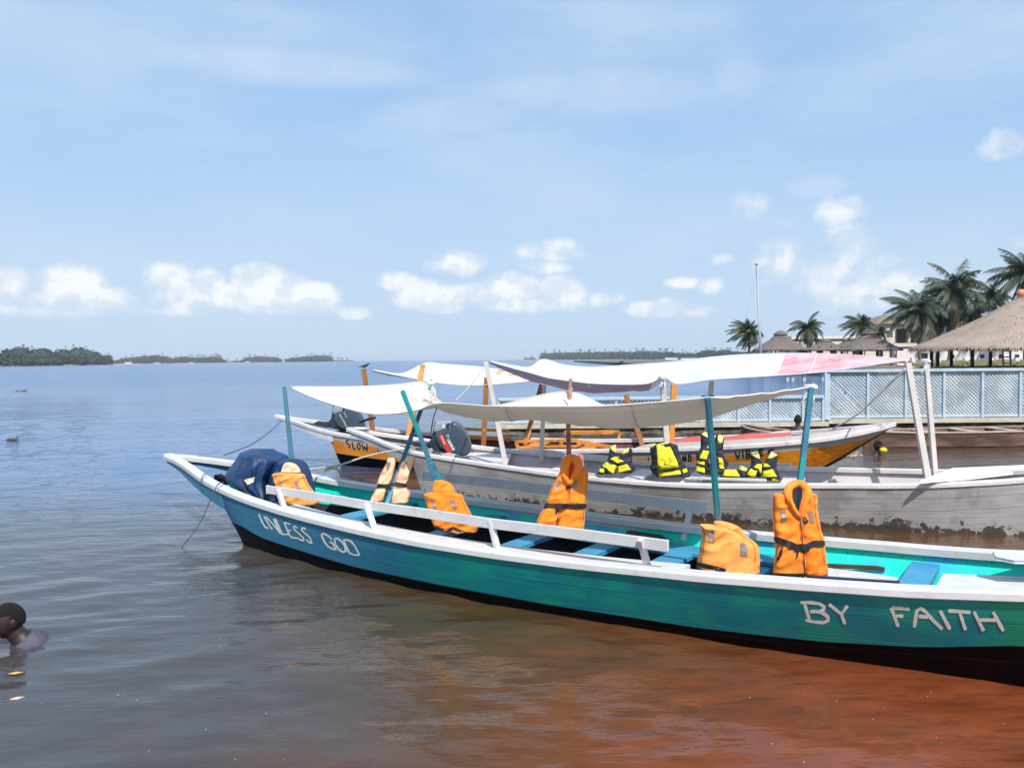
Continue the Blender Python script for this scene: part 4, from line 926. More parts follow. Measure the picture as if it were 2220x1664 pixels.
g4, _ = vest('yellow and navy life vest with open neck, rightmost of them', 9.15, tw,
     [[(880, 1150, 1200), (910, 1088, 1215), (1000, 1090, 1245), (1080, 1090, 1270), (1130, 1060, 1270), (1200, 1025, 1265), (1280, 1020, 1260)], [(880, 1410, 1450), (920, 1370, 1515), (1000, 1330, 1510), (1080, 1280, 1500), (1150, 1268, 1505), (1220, 1260, 1545), (1335, 1340, 1555)]],
     [[(1140, 1120), (1190, 1075), (1260, 1075), (1250, 1230)], [(1020, 1240), (1095, 1150), (1190, 1180), (1150, 1290)], [(1280, 1120), (1310, 1065), (1350, 1070), (1400, 1115)], [(1275, 1175), (1430, 1155), (1505, 1275), (1260, 1290)], [(1420, 1310), (1540, 1310), (1545, 1345), (1400, 1345)]],
     straps=[([(1120, 1140), (1200, 1150), (1230, 1270)], 4), ([(1265, 1160), (1400, 1130)], 4), ([(1340, 1300), (1500, 1290), (1550, 1310)], 4)], pale=[[(1088, 910), (1200, 875), (1235, 1000), (1150, 960)], [(1345, 1000), (1420, 880), (1515, 930), (1430, 975)]], marks=[([(1320, 1235), (1415, 1220)], 1.0)], seed=91)
g5, _ = vest('yellow and navy life vest lying flat between the two standing ones', 9.2, tw,
     [[(1160, 690, 850), (1180, 650, 900), (1260, 600, 930), (1290, 600, 930)], [(1095, 905, 960), (1130, 890, 1030), (1200, 880, 1030), (1285, 900, 1040)]],
     [[(680, 1170), (850, 1170), (920, 1275), (640, 1265)]], pale=[[(915, 1095), (1030, 1140), (1020, 1195), (890, 1165)]], seed=95)
# printed words on the back of the second vest
STK = {'V': [[(0, 0), (.5, 1), (1, 0)]], 'O': [[(.1, .1), (.9, .1), (.9, .9), (.1, .9), (.1, .1)]], 'L': [[(0, 0), (0, 1), (.9, 1)]], 'T': [[(0, 0), (1, 0)], [(.5, 0), (.5, 1)]], 'A': [[(0, 1), (.5, 0), (1, 1)], [(.2, .65), (.8, .65)]],
       'K': [[(0, 0), (0, 1)], [(.9, 0), (0, .55), (.9, 1)]], 'E': [[(.9, 0), (0, 0), (0, 1), (.9, 1)], [(0, .5), (.7, .5)]], 'R': [[(0, 1), (0, 0), (.9, .1), (.8, .5), (0, .5), (.9, 1)]], 'N': [[(0, 1), (0, 0), (1, 1), (1, 0)]], 'S': [[(.9, 0), (.1, .1), (.1, .45), (.9, .55), (.9, .9), (0, 1)]],
       'P': [[(0, 1), (0, 0), (.9, .1), (.9, .45), (0, .5)]], 'F': [[(0, 1), (0, 0), (.9, 0)], [(0, .5), (.7, .5)]], 'Y': [[(0, 0), (.5, .5), (1, 0)], [(.5, .5), (.5, 1)]], 'J': [[(.8, 0), (.8, .9), (.1, .9)]], 'C': [[(.9, 0), (.1, .1), (.1, .9), (.9, 1)]],
       'M': [[(0, 1), (0, 0), (.5, .6), (1, 0), (1, 1)]], 'H': [[(0, 0), (0, 1)], [(1, 0), (1, 1)], [(0, .5), (1, .5)]], 'D': [[(0, 0), (.8, .2), (.8, .8), (0, 1), (0, 0)]], 'U': [[(0, 0), (0, .9), (.9, .9), (.9, 0)]]}
def word(mb, txt, p0, p1, hv, wpx, bv, off, gap=.32):
    """letters between pixel points p0 -> p1 (baseline top-left), letter height vector hv"""
    n = len(txt); ux, uy = (p1[0] - p0[0]) / n, (p1[1] - p0[1]) / n
    for i, ch in enumerate(txt):
        if ch == ' ': continue
        for st in STK[ch]:
            pts = [(p0[0] + ux * (i + x * (1 - gap)) + hv[0] * y, p0[1] + uy * (i + x * (1 - gap)) + hv[1] * y) for x, y in st]
            stroke(mb, pts, wpx, bv, off, 2)
m = MB(); hitpx.last = 9
for txt, a, c in (('VOLTA LAKE', (338, 285), (498, 265)), ('TRANSPORT SAFETY', (322, 325), (528, 300)), ('PROJECT', (385, 352), (480, 342))):
    word(m, txt, tg(*a), tg(*c), (.5, 3.2), .62, bv2, .0175)
m.build('printed_mark', BLACK, g2)
# grey and red vest half hidden behind the orange one
tq = T(1000, 760, 4.424)
gv = thing('life_vest', GREY.at_o(1240, 1008, .1), 'grey life vest with red lining, mostly hidden behind the belted orange jacket', 'life vest')
puff([(tq(a, y)[0], tq(a, y)[1], tq(b_, y)[0], tq(b_, y)[1]) for y, a, b_ in [(965, 960, 1010), (1000, 955, 1160), (1060, 970, 1175), (1110, 985, 1185)]], 9.9, .06, M('grey_fabric', lin(150, 148, 152), .8, .1), gv, 'body_panel')
puff([(tq(a, y)[0], tq(a, y)[1], tq(b_, y)[0], tq(b_, y)[1]) for y, a, b_ in [(1000, 990, 1010), (1040, 980, 1060), (1080, 985, 1060)]], 9.8, .03, M('coral_fabric', lin(226, 104, 88), .8, .1), gv, 'lining')
puff([(tq(a, y)[0], tq(a, y)[1], tq(b_, y)[0], tq(b_, y)[1]) for y, a, b_ in [(992, 1120, 1135), (1020, 1120, 1170), (1045, 1130, 1180)]], 9.8, .03, M('coral_fabric', lin(226, 104, 88)), gv, 'lining')
# ------------------------------------------------------------------ tarpaulin over the near boat's motor
TARP = M('blue_tarpaulin', lin(16, 58, 104), .55, .15, 4, .35, 12, c2=lin(30, 42, 70), mask=(.48, .6), mscale=3)
g = thing('tarpaulin', at(560, 1090, 8.3), 'dark blue tarpaulin draped over the outboard motor at the stern', 'tarpaulin')
def folds(rows, Dp, th, seed, amp=.05):
    R = dense([(tA(a, y)[0], tA(a, y)[1], tA(b_, y)[0], tA(b_, y)[1]) for y, a, b_ in rows], 34); mb = MB(); rr = []
    for i, (ul, vl, ur, vr) in enumerate(R):
        t = i / 33; row = []
        for j in range(31):
            q = j / 30; h = (1 - abs(2 * q - 1) ** 2.2) ** .6 * (min(1, t * 5) ** .6 * .75 + .25)
            fx = q * 7 + .8 * math.sin(t * 3 + seed) * (1 - t)
            k = abs(((fx + seed * .37) % 2) - 1)             # sharp pleats running down from the ridge
            P = at(ul + (ur - ul) * q, vl + (vr - vl) * q, Dp - th * h * (1 + .35 * t) - amp * k * min(1, t * 2.5) - .03 * noise.noise(Vector((q * 6, t * 4, seed))))
            row.append(P)
        back = [p + Vector((0, (th * 1.2), 0)) for p in (row[-1], row[len(row) // 2], row[0])]
        rr.append(row + back)
    mb.grid(rr, close=True); n = len(rr[0]); mb.f += [tuple(range(n))[::-1], tuple(range(len(mb.v) - n, len(mb.v)))]; mb.m += [0, 0]
    return mb
b1 = folds([(115, 890, 1160), (150, 865, 1215), (205, 830, 1340), (290, 765, 1340), (370, 715, 1310), (450, 712, 1260), (530, 760, 1240), (620, 900, 1230), (680, 1000, 1220)], 8.55, .32, 1)
b1.build('cover', TARP, g)
b2 = folds([(218, 1350, 1490), (248, 1290, 1585), (320, 1215, 1640), (430, 1175, 1680), (520, 1150, 1700), (600, 1130, 1720), (700, 1150, 1720)], 8.5, .20, 2.3)
b2.build('cover', TARP, g)
bv = combine([b1]); hitpx.last = 8.3
m = MB(); patch(m, [tA(940, 440), tA(1060, 405), tA(1000, 560), tA(955, 560)], bv, .006, 3); m.build('painted_gap_shade', M('gap_shade', lin(28, 26, 30)), g)  # dark decal on the closed cover, painted shade of a gap
m = MB(); patch(m, [tA(945, 440), tA(1058, 400), tA(1040, 470), tA(985, 500)], bv, .012, 3); m.build('motor_showing', M('pale_cowl', lin(214, 206, 186)), g)

# ------------------------------------------------------------------ outboard motors
COWL = M('slate_cowl', lin(58, 72, 86), .35, .08, 4, .05, 30, spec=.6)
COWLD = M('slate_cowl_dark', lin(36, 44, 56), .45, .1, 4, .05, 30)
FACE = M('cowl_face', lin(136, 148, 158), .4, .06, 4)
def prism(poly, D0, D1, mat, parent, name, bevel=.02, shrink=.0, ax=Vector((0, 1, 0))):
    P = [at(u, v, D0) for u, v in poly]; c = sum(P, Vector()) / len(P); n = len(P); mb = MB()
    P2 = [p + ax * (D1 - D0) for p in P]
    if shrink: P2 = [c + ax * (D1 - D0) + (p - c) * (1 - shrink) for p in P]
    mb.add(P + P2, [tuple(range(n)), tuple(range(n, 2 * n))[::-1]] + [(i, (i + 1) % n, n + (i + 1) % n, n + i) for i in range(n)][::1])
    bm = bmesh.new(); me0 = bpy.data.meshes.new('t'); me0.from_pydata([tuple(v) for v in mb.v], [], mb.f); bm.from_mesh(me0); bmesh.ops.recalc_face_normals(bm, faces=bm.faces)
    bm.verts.ensure_lookup_table(); mb.v = [tuple(v.co) for v in bm.verts]; mb.f = [tuple(v.index for v in f.verts) for f in bm.faces]; mb.m = [0] * len(mb.f); bm.free(); bpy.data.meshes.remove(me0)
    o = mb.build(name, mat, parent); 
    if bevel: md = o.modifiers.new('bevel', 'BEVEL'); md.width = bevel; md.segments = 4; md.limit_method = 'ANGLE'; md.angle_limit = rad(25); o.data.polygons.foreach_set('use_smooth', [True] * len(o.data.polygons)); 
    return mb
tF = T(780, 780, 5.5275)
def motor(tt, D, label, ang=0, full=True):
    c = at(*tt(1050, 1130), D + .15); g = thing('outboard_motor', c, label, 'outboard motor', 'outboard motors on the sterns')
    cw = prism([tt(*p) for p in [(893, 868), (960, 850), (1085, 812), (1106, 742), (1160, 762), (1215, 810), (1265, 880), (1300, 950), (1325, 1030), (1328, 1105), (1290, 1140), (1235, 1162), (1150, 1130), (1060, 1110), (960, 1060), (905, 960)]], D, D + .36, COWL, g, 'cowl', .035)
    prism([tt(*p) for p in [(905, 752), (1100, 738), (1080, 820), (893, 868), (888, 820)]], D + .01, D + .33, FACE, g, 'cowl_face', .012)
    prism([tt(*p) for p in [(1040, 762), (1085, 755), (1068, 808), (1030, 812)]], D - .004, D + .05, COWLD, g, 'handle_recess', .004)
    prism([tt(*p) for p in [(890, 870), (960, 1060), (1060, 1110), (1000, 1118), (900, 1090), (850, 1050), (820, 990), (862, 935), (872, 880)]], D + .05, D + .28, COWLD, g, 'mid_section', .02)
    prism([tt(*p) for p in [(606, 1005), (660, 975), (750, 985), (830, 985), (850, 1060), (740, 1050), (640, 1035)]], D + .08, D + .2, COWLD, g, 'clamp_bracket', .012)
    m = MB(); m.tube([at(*tt(905, 745), D + .1), at(*tt(885, 870), D + .02)], .012, 6); m.build('fuel_line', COWLD, g, True)
    return g, cw.bvh()
mg, mbv = motor(tF, 10.72, 'slate grey outboard motor with red stripe on the stern of the grey-white boat')
hitpx.last = 10.7
m = MB(); stroke(m, [tF(965, 890), (lambda a: a)(tF(1010, 985)), tF(1090, 1128)], 9.5, mbv, .004, 3); m.build('red_stripe', M('red_decal', lin(196, 46, 40), .4, .05), mg)
m = MB(); word(m, 'YAMAHA', tF(1068, 935), tF(1150, 1075), (-6.2, 3.2), 1.25, mbv, .006, .25); m.build('badge_lettering', CREAM, mg)
m = MB(); word(m, 'ENDURO', tF(985, 905), tF(1030, 1005), (-3.2, 1.6), .8, mbv, .0065, .25); m.build('stripe_lettering', CREAM, mg)
cx0, cy0 = tF(1055, 908)
m = MB(); stroke(m, [(cx0 + 2.8 * math.cos(a), cy0 + 2.8 * math.sin(a)) for a in np.linspace(0, 6.28, 12)], .9, mbv, .006, 1.5); m.build('badge_emblem', CREAM, mg)
m = MB(); m.add([at(*tF(*p), 10.715) for p in [(985, 815), (1000, 765), (1012, 770), (1015, 815)]], [(0, 1, 2, 3)]); m.build('face_decal', CREAM, mg, solid=.002)
k_ = 0.80
tG = lambda x, y: (734 + (x - 893) * k_ / 5.5275 * 1.0 - 12, 903 + (y - 868) * k_ / 5.5275 - 6)
mg2, mbv2 = motor(tG, 14.2, 'slate grey outboard motor with faded side print on the stern of the orange boat')
hitpx.last = 14.2
m = MB(); stroke(m, [(736, 897), (745, 912), (752, 925)], 3.0, mbv2, .006, 2); stroke(m, [(746, 893), (752, 905)], 2.2, mbv2, .006, 2); m.build('faded_print', M('faded_print', lin(150, 148, 140), .6, .3, 30), mg2)
m = MB(); m.tube([at(780, 915, 14.1), at(800, 908, 13.9), at(812, 905, 13.8)], [.02, .025, .03], 6); m.build('tiller', COWLD, mg2, True)

# ------------------------------------------------------------------ ropes
def rope(name, pts, r, mat, label, extra=()):
    mb = MB(); P = [Vector(p) for p in dense([tuple(p) for p in pts], 30)]; mb.tube(P, r, 6)
    o = mb.build(name, mat, None, True, origin=P[0]); tagp(o, label, 'rope'); return o
rope('mooring_rope', [at(486, 1045, 8.32), at(478, 1046, 8.2), at(470, 1053, 8.08), at(465, 1065, 8.04), at(458, 1079, 8.02), at(447, 1105, 8.0), at(434, 1132, 7.97), at(414, 1161, 7.93), at(387, 1191, 7.9), onz(360, 1209, .0)], .006, DROPE, 'thin dark rope hanging from the stern of the teal boat into the water')
rope('mooring_rope', [at(609, 913, 14.7), at(585, 935, 13.6), at(545, 963, 12.3), at(486, 986, 11.0)], .008, DROPE, 'thin dark rope slanting down from the stern of the orange boat')
rope('mooring_rope', [at(668, 1018, 8.75), at(735, 1008, 9.2), at(790, 990, 9.8), at(850, 977, 10.3), at(905, 972, 10.9)], .013, ROPE, 'thick pale rope tying the teal boat to the grey-white boat')
rope('tied_cord', [at(447, 1026, 8.62), at(441, 1029, 8.5), at(437, 1037, 8.42), at(436, 1048, 8.40), at(434, 1054, 8.42)], .006, DROPE, 'short dark cord looped over the rail at the stern of the teal boat')
mb = MB(); a = at(722, 1013, 9.08)
for dxy in ((-.12, -.06), (.1, -.07), (.07, .03)): mb.tube([a, a + Vector((dxy[0] * .6, 0, dxy[1] * .4)), a + Vector((dxy[0], 0, dxy[1]))], [.02, .014, .018], 6)
o = mb.build('rope_knot', ROPE, None, True, origin=a); tagp(o, 'loose pale knot with frayed ends on the thick rope', 'knot')
rope('guy_rope', [at(1048, 800, 10.2), at(1020, 835, 9.8), at(988, 868, 9.3)], .008, ROPE, 'pale guy rope running down left from the leftmost grey pole')
rope('guy_rope', [at(1962, 800, 8.2), at(1900, 860, 9.6), at(1860, 897, 11.2), at(1805, 930, 12.0)], .013, GC, 'pale guy rope slanting from the right grey poles to the orange bow')
rope('tie_rope', [at(876, 855, 6.9), at(905, 868, 6.85), at(950, 874, 6.8)], .004, ROPE, 'thin white cord from the leaning teal pole to the canvas corner')
rope('tie_rope', [at(950, 876, 6.8), at(940, 905, 6.8), at(934, 938, 6.82)], .005, DROPE, 'brown cord end dangling from the canvas corner')
rope('tie_rope', [at(1226, 849, 6.9), at(1240, 842, 6.7), at(1237, 850, 6.7)], .006, ROPE, 'white cord tying the canvas peak to the bare stick')
for i, (u, v, Dd, m_, s_) in enumerate([(1535, 862, 5.62, BLACK, 'dark cord knot around the top of the fourth teal pole'), (1757, 838, 5.85, CREAM, 'white rag knot on top of the rightmost teal pole'), (933, 828, 7.55, CREAM, 'white rag knot on top of the right-leaning rear pole'), (1437, 818, 9.05, GC, 'pale cloth knot around the third grey pole'), (2006, 782, 8.1, GC, 'pale cloth strips hanging from the rightmost grey pole')]):
    mb = MB(); c = at(u, v, Dd); random.seed(i)
    mb.tube([c + Vector((.045 * math.cos(a), .04 * math.sin(a), .012 * math.sin(a * 2))) for a in np.linspace(0, 6.3, 10)], .012, 6)
    for k in range(4):
        e = Vector((random.uniform(-.09, .06), random.uniform(-.04, .0), random.uniform(-.20, -.04))); mb.tube([c, c + e * .5 + Vector((.02, 0, 0)), c + e], [.009, .008, .005], 5)
    o = mb.build('pole_knot', m_, None, True, origin=c); tagp(o, s_, 'knot')

# ------------------------------------------------------------------ seawall and lattice fence
STONE = M('mossy_seawall', lin(92, 82, 74), .9, .35, 3, .8, 9, c2=lin(58, 54, 44), mask=(.42, .6), mscale=5, dirt=(lin(112, 112, 62), 4, .60, .70))
COPE = M('concrete_coping', lin(186, 176, 158), .9, .15, 4, .5, 14)
FB = M('pale_blue_paint', lin(170, 188, 200), .6, .1, 4, .2, 40, dirt=(lin(120, 120, 112), 10, .62, .72))
FBD = M('pale_blue_lattice', lin(168, 180, 188), .65, .12, 4, .2, 40, c2=lin(196, 206, 212), mask=(.5, .62), mscale=1.2)
YF = 19.2
def XW(u, v=860, D=YF): return at(u, v, D).x
def wall(x0, x1, zt, name, label):
    mb = MB(); rows = []; n = int((x1 - x0) / .18) + 2
    for i in range(n):
        x = x0 + (x1 - x0) * i / (n - 1); r = []
        for z in (-.5, -.1, 0.05, zt * .35, zt * .65, zt - .06):
            r.append((x, YF - .12 + .10 * noise.noise(Vector((x * 2.1, z * 6, 2))) + (.05 if z > .1 else -.05), z))
        rows.append(r)
    mb.grid(rows, flip=True)
    mb.box(((x0 + x1) / 2, YF + .06, zt - .06), x1 - x0, .44, .10, mi=1); mb.box(((x0 + x1) / 2, YF + .35, zt / 2 - .4), x1 - x0, .5, zt + .5, mi=0)
    g = mb.build(name, [STONE, COPE], None, origin=((x0 + x1) / 2, YF, 0)); tagp(g, label, 'seawall'); return g
xs0 = XW(1078); xc = XW(1792)
wall(xs0, xc, .30, 'seawall', 'dark stone seawall under the low lattice fence')
wall(xc + .002, 30, .36, 'seawall', 'mossy stone seawall under the tall lattice fence on the right')
def fence(posts, z0, z1, label, toprail=.07, seed=0):
    x0 = posts[0]; g = thing('lattice_fence', (x0, YF, z0), label, 'fence'); rnd = random.Random(seed)
    for i, x in enumerate(posts):
        wd = .13 if (i == 0 and z1 > 1.2) else .06
        mb = MB(); mb.box((x, YF - .02, (z0 + z1) / 2), wd, .07, z1 - z0 + (.03 if wd > .1 else 0)); mb.build('fence_post', FB, g)
    mb = MB(); mb.box(((posts[0] + posts[-1]) / 2, YF - .03, z1 + .02), posts[-1] - posts[0], .12, toprail); mb.build('top_rail', FB, g)
    mb = MB(); mb.box(((posts[0] + posts[-1]) / 2, YF + .005, z0 + .05), posts[-1] - posts[0], .05, .06); mb.build('bottom_rail', FB, g)
    for i in range(len(posts) - 1):
        xa, xb = posts[i] + .03, posts[i + 1] - .03; za, zb = z0 + .03, z1 - .03; mb = MB(); pitch = .088 if i % 3 else .094; h = zb - za; W_ = xb - xa
        one = (i + seed) % 3            # some panels show one direction more strongly
        for d_ in (1, -1):
            k = -h
            while k < W_:
                # line x = xa + k + t*d..., clipped to the panel
                xs = xa + k if d_ == 1 else xa + k + h; a = (xs, za); b_ = (xs + d_ * h, zb)
                t0, t1 = 0.0, 1.0
                for lim, sgn in ((xa, 1), (xb, -1)):
                    fa = (a[0] - lim) * sgn; fb = (b_[0] - lim) * sgn
                    if fa < 0 and fb < 0: t0 = 2
                    elif fa < 0: t0 = max(t0, fa / (fa - fb))
                    elif fb < 0: t1 = min(t1, fa / (fa - fb))
                if rnd.random() < .04: t1 = t0 + (t1 - t0) * rnd.random() * .8
                if t1 - t0 > .03:
                    y = YF + (.012 if d_ == 1 else -.004)
                    p = Vector((a[0] + (b_[0] - a[0]) * t0, y, za + h * t0)); q = Vector((a[0] + (b_[0] - a[0]) * t1, y, za + h * t1))
                    mb.beam(p, q, .007, .036 if (one != 1 or d_ == (1 if i % 2 else -1)) else .026, up=Vector((0, 0, 1)) if False else (q - p).cross(Vector((0, 1, 0))).normalized())
                k += pitch * rnd.uniform(.93, 1.07)
        mb.build('lattice_panel', FBD, g)
fence([xc + .0] + [XW(u) for u in (1880, 1962, 2045, 2128, 2210, 2292, 2375, 2458)], .36, 1.53, 'tall pale blue lattice fence on the seawall at the right', seed=1)
fence([xs0 + .03] + [XW(u) for u in (1170, 1262, 1335, 1430, 1520, 1600, 1668, 1740)] + [xc - .1], .30, .90, 'low pale blue lattice fence running left along the seawall', seed=4)
# weeds on the wall
mb = MB(); random.seed(5)
for i in range(900):
    x = random.uniform(XW(2075), XW(2300)); k = min(1, (x - XW(2075)) / .8); y = YF - .35 - random.random() * .45; h = random.uniform(.05, .16) * (.3 + k)
    a = random.uniform(-.05, .05); mb.add([(x - .008, y, .04), (x + .008, y, .04), (x + a, y - .02, .04 + h)], [(0, 1, 2)])
for i in range(60):
    x = XW(2075) + i * .06; mb.box((x, YF - .5, 0), .09, .5, .08)
o = mb.build('grass', M('dry_grass', lin(150, 150, 70), .9, .25, 2, 0), None); tagp(o, 'tuft strip of yellow-green grass at the foot of the seawall', kind='stuff')

# ------------------------------------------------------------------ dugout canoes by the wall
CAN = M('old_wood', lin(112, 84, 72), .85, .3, 3, .5, 12, c2=lin(74, 56, 48), mask=(.45, .6), stretch=(.4, 2, 2))
CANT = M('worn_gunwale', lin(176, 156, 142), .85, .15, 4, .4, 14)
def canoe(p0, p1, wd, h0, h1, label, seats, pale=False):
    p0 = Vector(p0); p1 = Vector(p1); d = (p1 - p0); Ln = d.length; d.normalize(); n = Vector((-d.y, d.x, 0))
    g = thing('dugout_canoe', ((p0 + p1) / 2).to_tuple(), label, 'canoe', 'old canoes by the seawall'); rows = []; inn = []
    prof = lambda t: math.sin(math.pi * min(max(t, .0), 1)) ** .45 * .92 + .08
    for i in range(29):
        t = i / 28; w_ = wd / 2 * prof(t); h = h0 + (h1 - h0) * t + .05 * (2 * t - 1) ** 4; c = p0 + d * (Ln * t)
        rows.append([c + n * (-w_) + Vector((0, 0, h)), c + n * (-w_ * .95) + Vector((0, 0, .02)), c + n * (-w_ * .6) + Vector((0, 0, -.12)), c + n * (w_ * .6) + Vector((0, 0, -.12)), c + n * (w_ * .95) + Vector((0, 0, .02)), c + n * w_ + Vector((0, 0, h)), c + n * (w_ * .86) + Vector((0, 0, h)), c + n * (w_ * .7) + Vector((0, 0, .06)), c + n * (-w_ * .7) + Vector((0, 0, .06)), c + n * (-w_ * .86) + Vector((0, 0, h))])
    mb = MB(); mb.grid(rows, close=True, flip=True); mb.f += [tuple(range(10)), tuple(range(len(mb.v) - 10, len(mb.v)))]; mb.m += [0, 0]; mb.build('hull', CAN, g)
    for sg in (-1, 1):
        mb = MB(); mb.grid([[c + Vector((0, 0, .012)) for c in ([r[0] - n * .02, r[0] + n * .05, r[0] + n * .05 - Vector((0, 0, .03)), r[0] - n * .02 - Vector((0, 0, .03))] if sg < 0 else [r[5] - n * .05, r[5] + n * .02, r[5] + n * .02 - Vector((0, 0, .03)), r[5] - n * .05 - Vector((0, 0, .03))])] for r in rows], close=True); mb.build('gunwale', CANT, g)
    for t in seats:
        c = p0 + d * (Ln * t); w_ = wd / 2 * prof(t) * .86; h = h0 + (h1 - h0) * t - .01; mb = MB(); mb.beam(c - n * w_ + Vector((0, 0, h)), c + n * w_ + Vector((0, 0, h)), .22, .025); mb.build('seat', CANT, g)
canoe(at(1872, 950, 16.3).to_tuple()[:2] + (0,), (13.5, 16.6, 0), 1.0, .30, .36, 'long brown wooden canoe lying along the seawall at the right', (.1, .22, .36, .5, .64))
canoe(at(1608, 925, 17.4).to_tuple()[:2] + (0,), at(1790, 940, 16.0).to_tuple()[:2] + (0,), .75, .36, .22, 'small brown canoe with pale rim behind the orange boat', (.5,))

# ------------------------------------------------------------------ people in the water
SKIN = M('dark_skin', lin(46, 30, 27), .5, .12, 20, .1, 60)
HAIR = M('black_hair', lin(18, 15, 16), .9, .2, 60, .9, 220)
EYE = M('eye_white', lin(150, 140, 134), .3, .02)
def person(loc, yaw, pitch, label, sc=1.0, shirt=None, lean=0.0, face=True, shoulder=True, ar=None, prone=False):
    """head, neck and shoulders as one skin; loc = base of the neck"""
    g = thing('person', loc, label, 'person'); base_ = Vector(loc)
    bm = bmesh.new(); bmesh.ops.create_uvsphere(bm, u_segments=44, v_segments=32, radius=1)
    Rh = Matrix.Rotation(yaw, 3, 'Z') @ Matrix.Rotation(pitch, 3, 'X'); hc = Vector((0, -.02, .175 if not prone else .105)) * sc
    G = lambda x, c, s_: math.exp(-((x - c) / s_) ** 2)
    def sk(p, hair=False):
        x, y, z = p     # face looks along -y
        r = Vector((x * .076, y * .094, z * .118))
        if z < 0: r.x *= 1 - .22 * z * z; r.y *= 1 - .10 * z * z
        if y < 0 and not hair:
            f = -y
            r.y -= .022 * G(x, 0, .16) * G(z, -.14, .18) * f          # nose
            r.y -= .006 * G(x, 0, .30) * G(z, -.14 - .06, .07) * f
            r.y += .010 * (G(x, .38, .17) + G(x, -.38, .17)) * G(z, .06, .11) * f   # eye sockets
            r.y -= .007 * G(z, .22, .09) * G(x, 0, .6) * f            # brow
            r.y -= .011 * G(x, 0, .28) * (G(z, -.44, .055) + G(z, -.56, .06)) * f   # lips
            r.y += .006 * G(x, 0, .3) * G(z, -.50, .02) * f
            r.y -= .008 * G(x, 0, .25) * G(z, -.84, .14)              # chin
            r.y -= .004 * (G(x, .5, .2) + G(x, -.5, .2)) * G(z, -.22, .18)
        else: r.y += .010 * G(z, .2, .6) * max(0, y)
        return r
    for v in bm.verts: v.co = hc + Rh @ (sk(v.co) * sc)
    for sx in (-1, 1):      # ears
        q = bmesh.ops.create_uvsphere(bm, u_segments=14, v_segments=10, radius=1)['verts']
        for v in q: v.co = hc + Rh @ (Vector((sx * .077 + v.co.x * .010, .008 + v.co.y * .019, -.008 + v.co.z * .032)) * sc)
    # neck and torso rings along a tilted spine (prone = swimming, chest down)
    Ry = Matrix.Rotation(ar if ar is not None else yaw, 3, 'Z'); ta = rad(38) if prone else rad(4)
    ax_ = Vector((0, math.sin(ta), -math.cos(ta))); nv = Vector((0, math.cos(ta), math.sin(ta))); p0 = Ry.inverted() @ (hc / sc) + Vector((0, .03, -.075))
    RG = [(-.03, .050, .054), (.0, .052, .056), (.04, .057, .060), (.08, .075, .068), (.11, .13, .078), (.15, .175, .092), (.21, .19, .104), (.30, .18, .106), (.42, .16, .10), (.56, .15, .095)]
    def ringp(L_, a, b_, m, g_=0):
        return [(p0 + ax_ * L_ + Vector((1, 0, 0)) * ((a + g_) * math.copysign(abs(math.cos(t)) ** .8, math.cos(t))) + nv * ((b_ + g_) * math.sin(t))) for t in [2 * math.pi * k / m for k in range(m)]]
    vs = [[bm.verts.new(Ry @ (q * sc)) for q in ringp(L_, a, b_, 24)] for L_, a, b_ in RG]
    for i in range(len(vs) - 1):
        for k in range(24): bm.faces.new((vs[i][k], vs[i][(k + 1) % 24], vs[i + 1][(k + 1) % 24], vs[i + 1][k]))
    bm.faces.new(vs[0]); bm.faces.new(vs[-1][::-1])
    bmesh.ops.recalc_face_normals(bm, faces=bm.faces)
    me = bpy.data.meshes.new('body'); bm.to_mesh(me); bm.free(); me.materials.append(SKIN); me.polygons.foreach_set('use_smooth', [True] * len(me.polygons))
    o = bpy.data.objects.new('body', me); COL.objects.link(o); o.parent = g
    md = o.modifiers.new('r', 'REMESH'); md.mode = 'VOXEL'; md.voxel_size = .0055 * sc; md.use_smooth_shade = True
    # hair cap
    bm = bmesh.new(); bmesh.ops.create_uvsphere(bm, u_segments=48, v_segments=32, radius=1)
    kill = []
    for v in bm.verts:
        x, y, z = v.co
        if z < (.42 if y < -.25 else (.42 - (y + .25) * 1.1 if y < .25 else -.13 - .35 * (y - .25))): kill.append(v)
        v.co = hc + Rh @ (sk(v.co, True) * sc * (1.075 + .012 * noise.noise(v.co * 9)))
    bmesh.ops.delete(bm, geom=kill, context='VERTS'); me = bpy.data.meshes.new('hair'); bm.to_mesh(me); bm.free(); me.materials.append(HAIR); me.polygons.foreach_set('use_smooth', [True] * len(me.polygons))
    o = bpy.data.objects.new('hair', me); COL.objects.link(o); o.parent = g; md = o.modifiers.new('s', 'SOLIDIFY'); md.thickness = .012 * sc; md.offset = -1
    if face:
        for sx in (-1, 1):
            mb = MB(); q = hc + Rh @ (Vector((sx * .028, -.081, .008)) * sc); mb.tube([base_ + q - Rh @ Vector((.008, 0, 0)), base_ + q, base_ + q + Rh @ Vector((.008, 0, 0))], [.002, .006, .002], 8, flat=.6); mb.build('eye', EYE, g, True)
